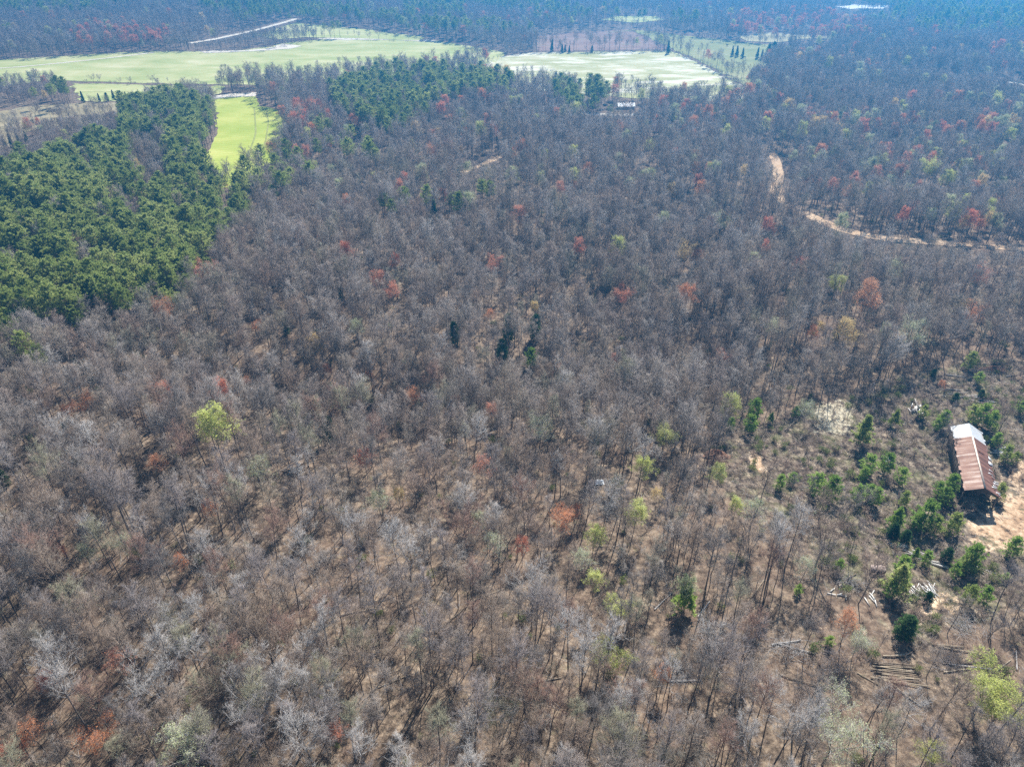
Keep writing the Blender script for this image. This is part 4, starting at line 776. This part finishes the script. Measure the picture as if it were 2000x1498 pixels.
crumpled(1755, 1065, 3.8, 1.4, .3, plain('grey_green_sheet', (.34,.40,.36), .6), 'plastic_sheet', 'grey green plastic sheet beside the boards below the dark round shrubs', 'plastic sheet', 3)
# root mound at the left end of the clearing
def mound(px, py, w, d, h, mat, name, label, cat, seed):
    gg = np.random.default_rng(seed); V, F = [], []; x, y, z = at(px, py); nr, na_ = 9, 26
    for i in range(nr):
        r_ = 1 - i / nr
        for j in range(na_):
            a = 2 * math.pi * j / na_; k_ = 1 + .18 * math.sin(3 * a + seed) + gg.normal() * .06; V.append((math.cos(a) * w * r_ * k_, math.sin(a) * d * r_ * k_, h * (1 - r_ ** 2) * (1 + gg.normal() * .12) - .15))
    V.append((0, 0, h * .95))
    for i in range(nr - 1):
        for j in range(na_): F.append([i * na_ + j, i * na_ + (j + 1) % na_, (i + 1) * na_ + (j + 1) % na_, (i + 1) * na_ + j])
    F += [[(nr - 1) * na_ + j, (nr - 1) * na_ + (j + 1) % na_, nr * na_] for j in range(na_)]
    o = obj(name, mesh(name, V, F, [mat])); o.location = (x, y, z); tag(o, label, cat); return o
M_SOIL = plain('dug_soil', (.24,.13,.085), .95, 0, .45, 1.2)
mound(1398, 890, 3.6, 2.2, 1.8, M_SOIL, 'earth_mound', 'dark reddish earth mound at the left tip of the clearing', 'mound', 3)
mound(1940, 722, 4.5, 1.8, 1.2, M_SOIL, 'earth_mound', 'brown earth mound at the top edge of the clearing', 'mound', 5)
# brush heaps
def heap(px, py, w, h, n, name, label, seed, mat):
    gg = np.random.default_rng(seed); s = []; x, y, z = at(px, py)
    for k_ in range(n):
        p = np.array([gg.normal() * w * .4, gg.normal() * w * .3, gg.random() * h * .7]); d = rv(gg); d[2] = abs(d[2]) * .35; L_ = gg.uniform(1, 3.2); q_ = p + d * L_; s.append((*p, *q_, gg.uniform(.015, .045), .008))
    o = obj(name, mesh(name, *tubes(s, 3), [mat])); o.location = (x, y, z); tag(o, label, 'brush pile'); return o
for i, (px, py, w, h, lb) in enumerate([(1655,1140,4,1.5,'pale brush pile left of the little shed'),(1540,1270,5,1.8,'pale brush pile in the sparse trees low on the right'),(1630,1290,5,1.6,'sprawling brush pile left of the row of logs'),(1880,1225,5,1.6,'grey brush pile right of the dark upright shrub'),(1400,905,4,1.2,'brush pile against the reddish earth mound'),(1850,870,5,2.2,'dark brush pile against the far left wall of the barn'),(1870,960,3,1.4,'brush pile by the near left corner of the barn'),(1500,780,6,2,'dark brush pile at the upper left rim of the clearing'),(1590,860,5,1.3,'thin brush pile in the middle of the clearing'),(1850,1290,6,1.5,'brush pile right of the row of logs')]):
    heap(px, py, w, h, 260, 'brush_pile', lb, 100 + i, BARKS[['pale grey', 'pale grey', 'mauve grey', 'pale grey', 'reddish brown', 'dark grey', 'brown grey', 'dark grey', 'brown grey', 'mauve grey'][i]])
# white house among the trees
hx, hy = HOUSE_C; hz = th(hx, hy); house = empty('house', (hx, hy, hz), R(2)); house.scale = (.88, .88, .88); tag(house, 'small white roofed house half hidden in the far trees', 'house')
obj('wall', mesh('wall', *boxes([(-6.5, 6.5, -3.4, 3.4, 0, 2.35)]), [plain('house_wall', (.74,.72,.68))]), house)
rf = obj('roof', mesh('roof', np.array([(-7,-4.2,2.2),(7,-4.2,2.2),(7,0,4.2),(-7,0,4.2),(-7,4.2,2.2),(7,4.2,2.2)]), [[0,1,2,3],[3,2,5,4],[0,3,4],[1,5,2]], [plain('white_roof', (.80,.80,.80), .4, 0, .06)]), house)
obj('chimney', mesh('chimney', *boxes([(2.5, 3.2, .4, 1.1, 3.6, 5.6)]), [plain('chimney_brick', (.35,.18,.13))]), rf)
for wx in (-5.2, -2.0, 4.6): obj('window', mesh('window', *boxes([(wx, wx + 1.2, -3.45, -3.403, 1.0, 2.2)]), [plain('window_glass', (.05,.06,.08), .1)]), house)
obj('door', mesh('door', *boxes([(1.2, 2.2, -3.45, -3.403, .05, 2.1)]), [plain('door_paint', (.18,.16,.14))]), house)
# cattle in the pasture
M_COW = plain('cow_hide', (.035,.028,.025), .8)
def cow_mesh():
    s = [(-.75,0,1.05,-.2,0,1.02,.30,.37),(-.2,0,1.02,.45,0,1.06,.37,.34),(.45,0,1.06,.75,0,1.12,.34,.22),(.75,0,1.12,1.15,0,1.25,.20,.14),(1.15,0,1.25,1.55,0,1.02,.15,.08),(-.98,0,1.08,-.75,0,1.05,.12,.30),(-.98,0,1.1,-1.05,0,.5,.035,.03),
         (-.7,.2,.95,-.72,.2,.5,.13,.07),(-.72,.2,.5,-.7,.2,0,.07,.06),(-.7,-.2,.95,-.78,-.2,.5,.13,.07),(-.78,-.2,.5,-.74,-.2,0,.07,.06),(.55,.18,.9,.55,.18,.45,.11,.07),(.55,.18,.45,.56,.18,0,.06,.055),(.55,-.18,.9,.6,-.18,.45,.11,.07),(.6,-.18,.45,.58,-.18,0,.06,.055),(1.2,.1,1.33,1.12,.28,1.36,.05,.02),(1.2,-.1,1.33,1.12,-.28,1.36,.05,.02)]
    return mesh('cow', *tubes(s, 8), [M_COW], smooth=True)
cm = cow_mesh()
for i, (px, py, a_, lb) in enumerate([(1420,91,20,'black cow grazing highest up the pasture on its right half'),(1454,115,160,'black cow below the row of cedars in the pasture'),(1482,121,200,'black cow nearest the right hand end of the pasture'),(1396,119,40,'black cow alone in the lower left of the pasture'),(1352,77,90,'black cow near the far edge of the pasture'),(1437,108,10,'black cow just under the leftmost pasture cedars')]):
    x, y, z = at(px, py); o = obj('cow', cm); o.location = (x, y, z + .2); o.rotation_euler[2] = R(a_); o.scale = (1.2,) * 3; tag(o, lb, 'cow', 'cattle in the pasture')

# ------------------------------------------------------------------ haze
V, F = box(gx[0] - 20, gx[-1] + 20, gy[0] - 20, gy[-1] + 20, float(Z.min()) - 1, 150)
hz_m, t, o_ = nmat('haze'); pv = nd(t, 'ShaderNodeVolumePrincipled'); pv.inputs['Color'].default_value = (.06, .45, 1, 1); pv.inputs['Density'].default_value = .00064; pv.inputs['Anisotropy'].default_value = .6
t.links.new(pv.outputs[0], o_.inputs['Volume'])
tag(obj('haze', mesh('haze', V, F, [hz_m])), kind='stuff')
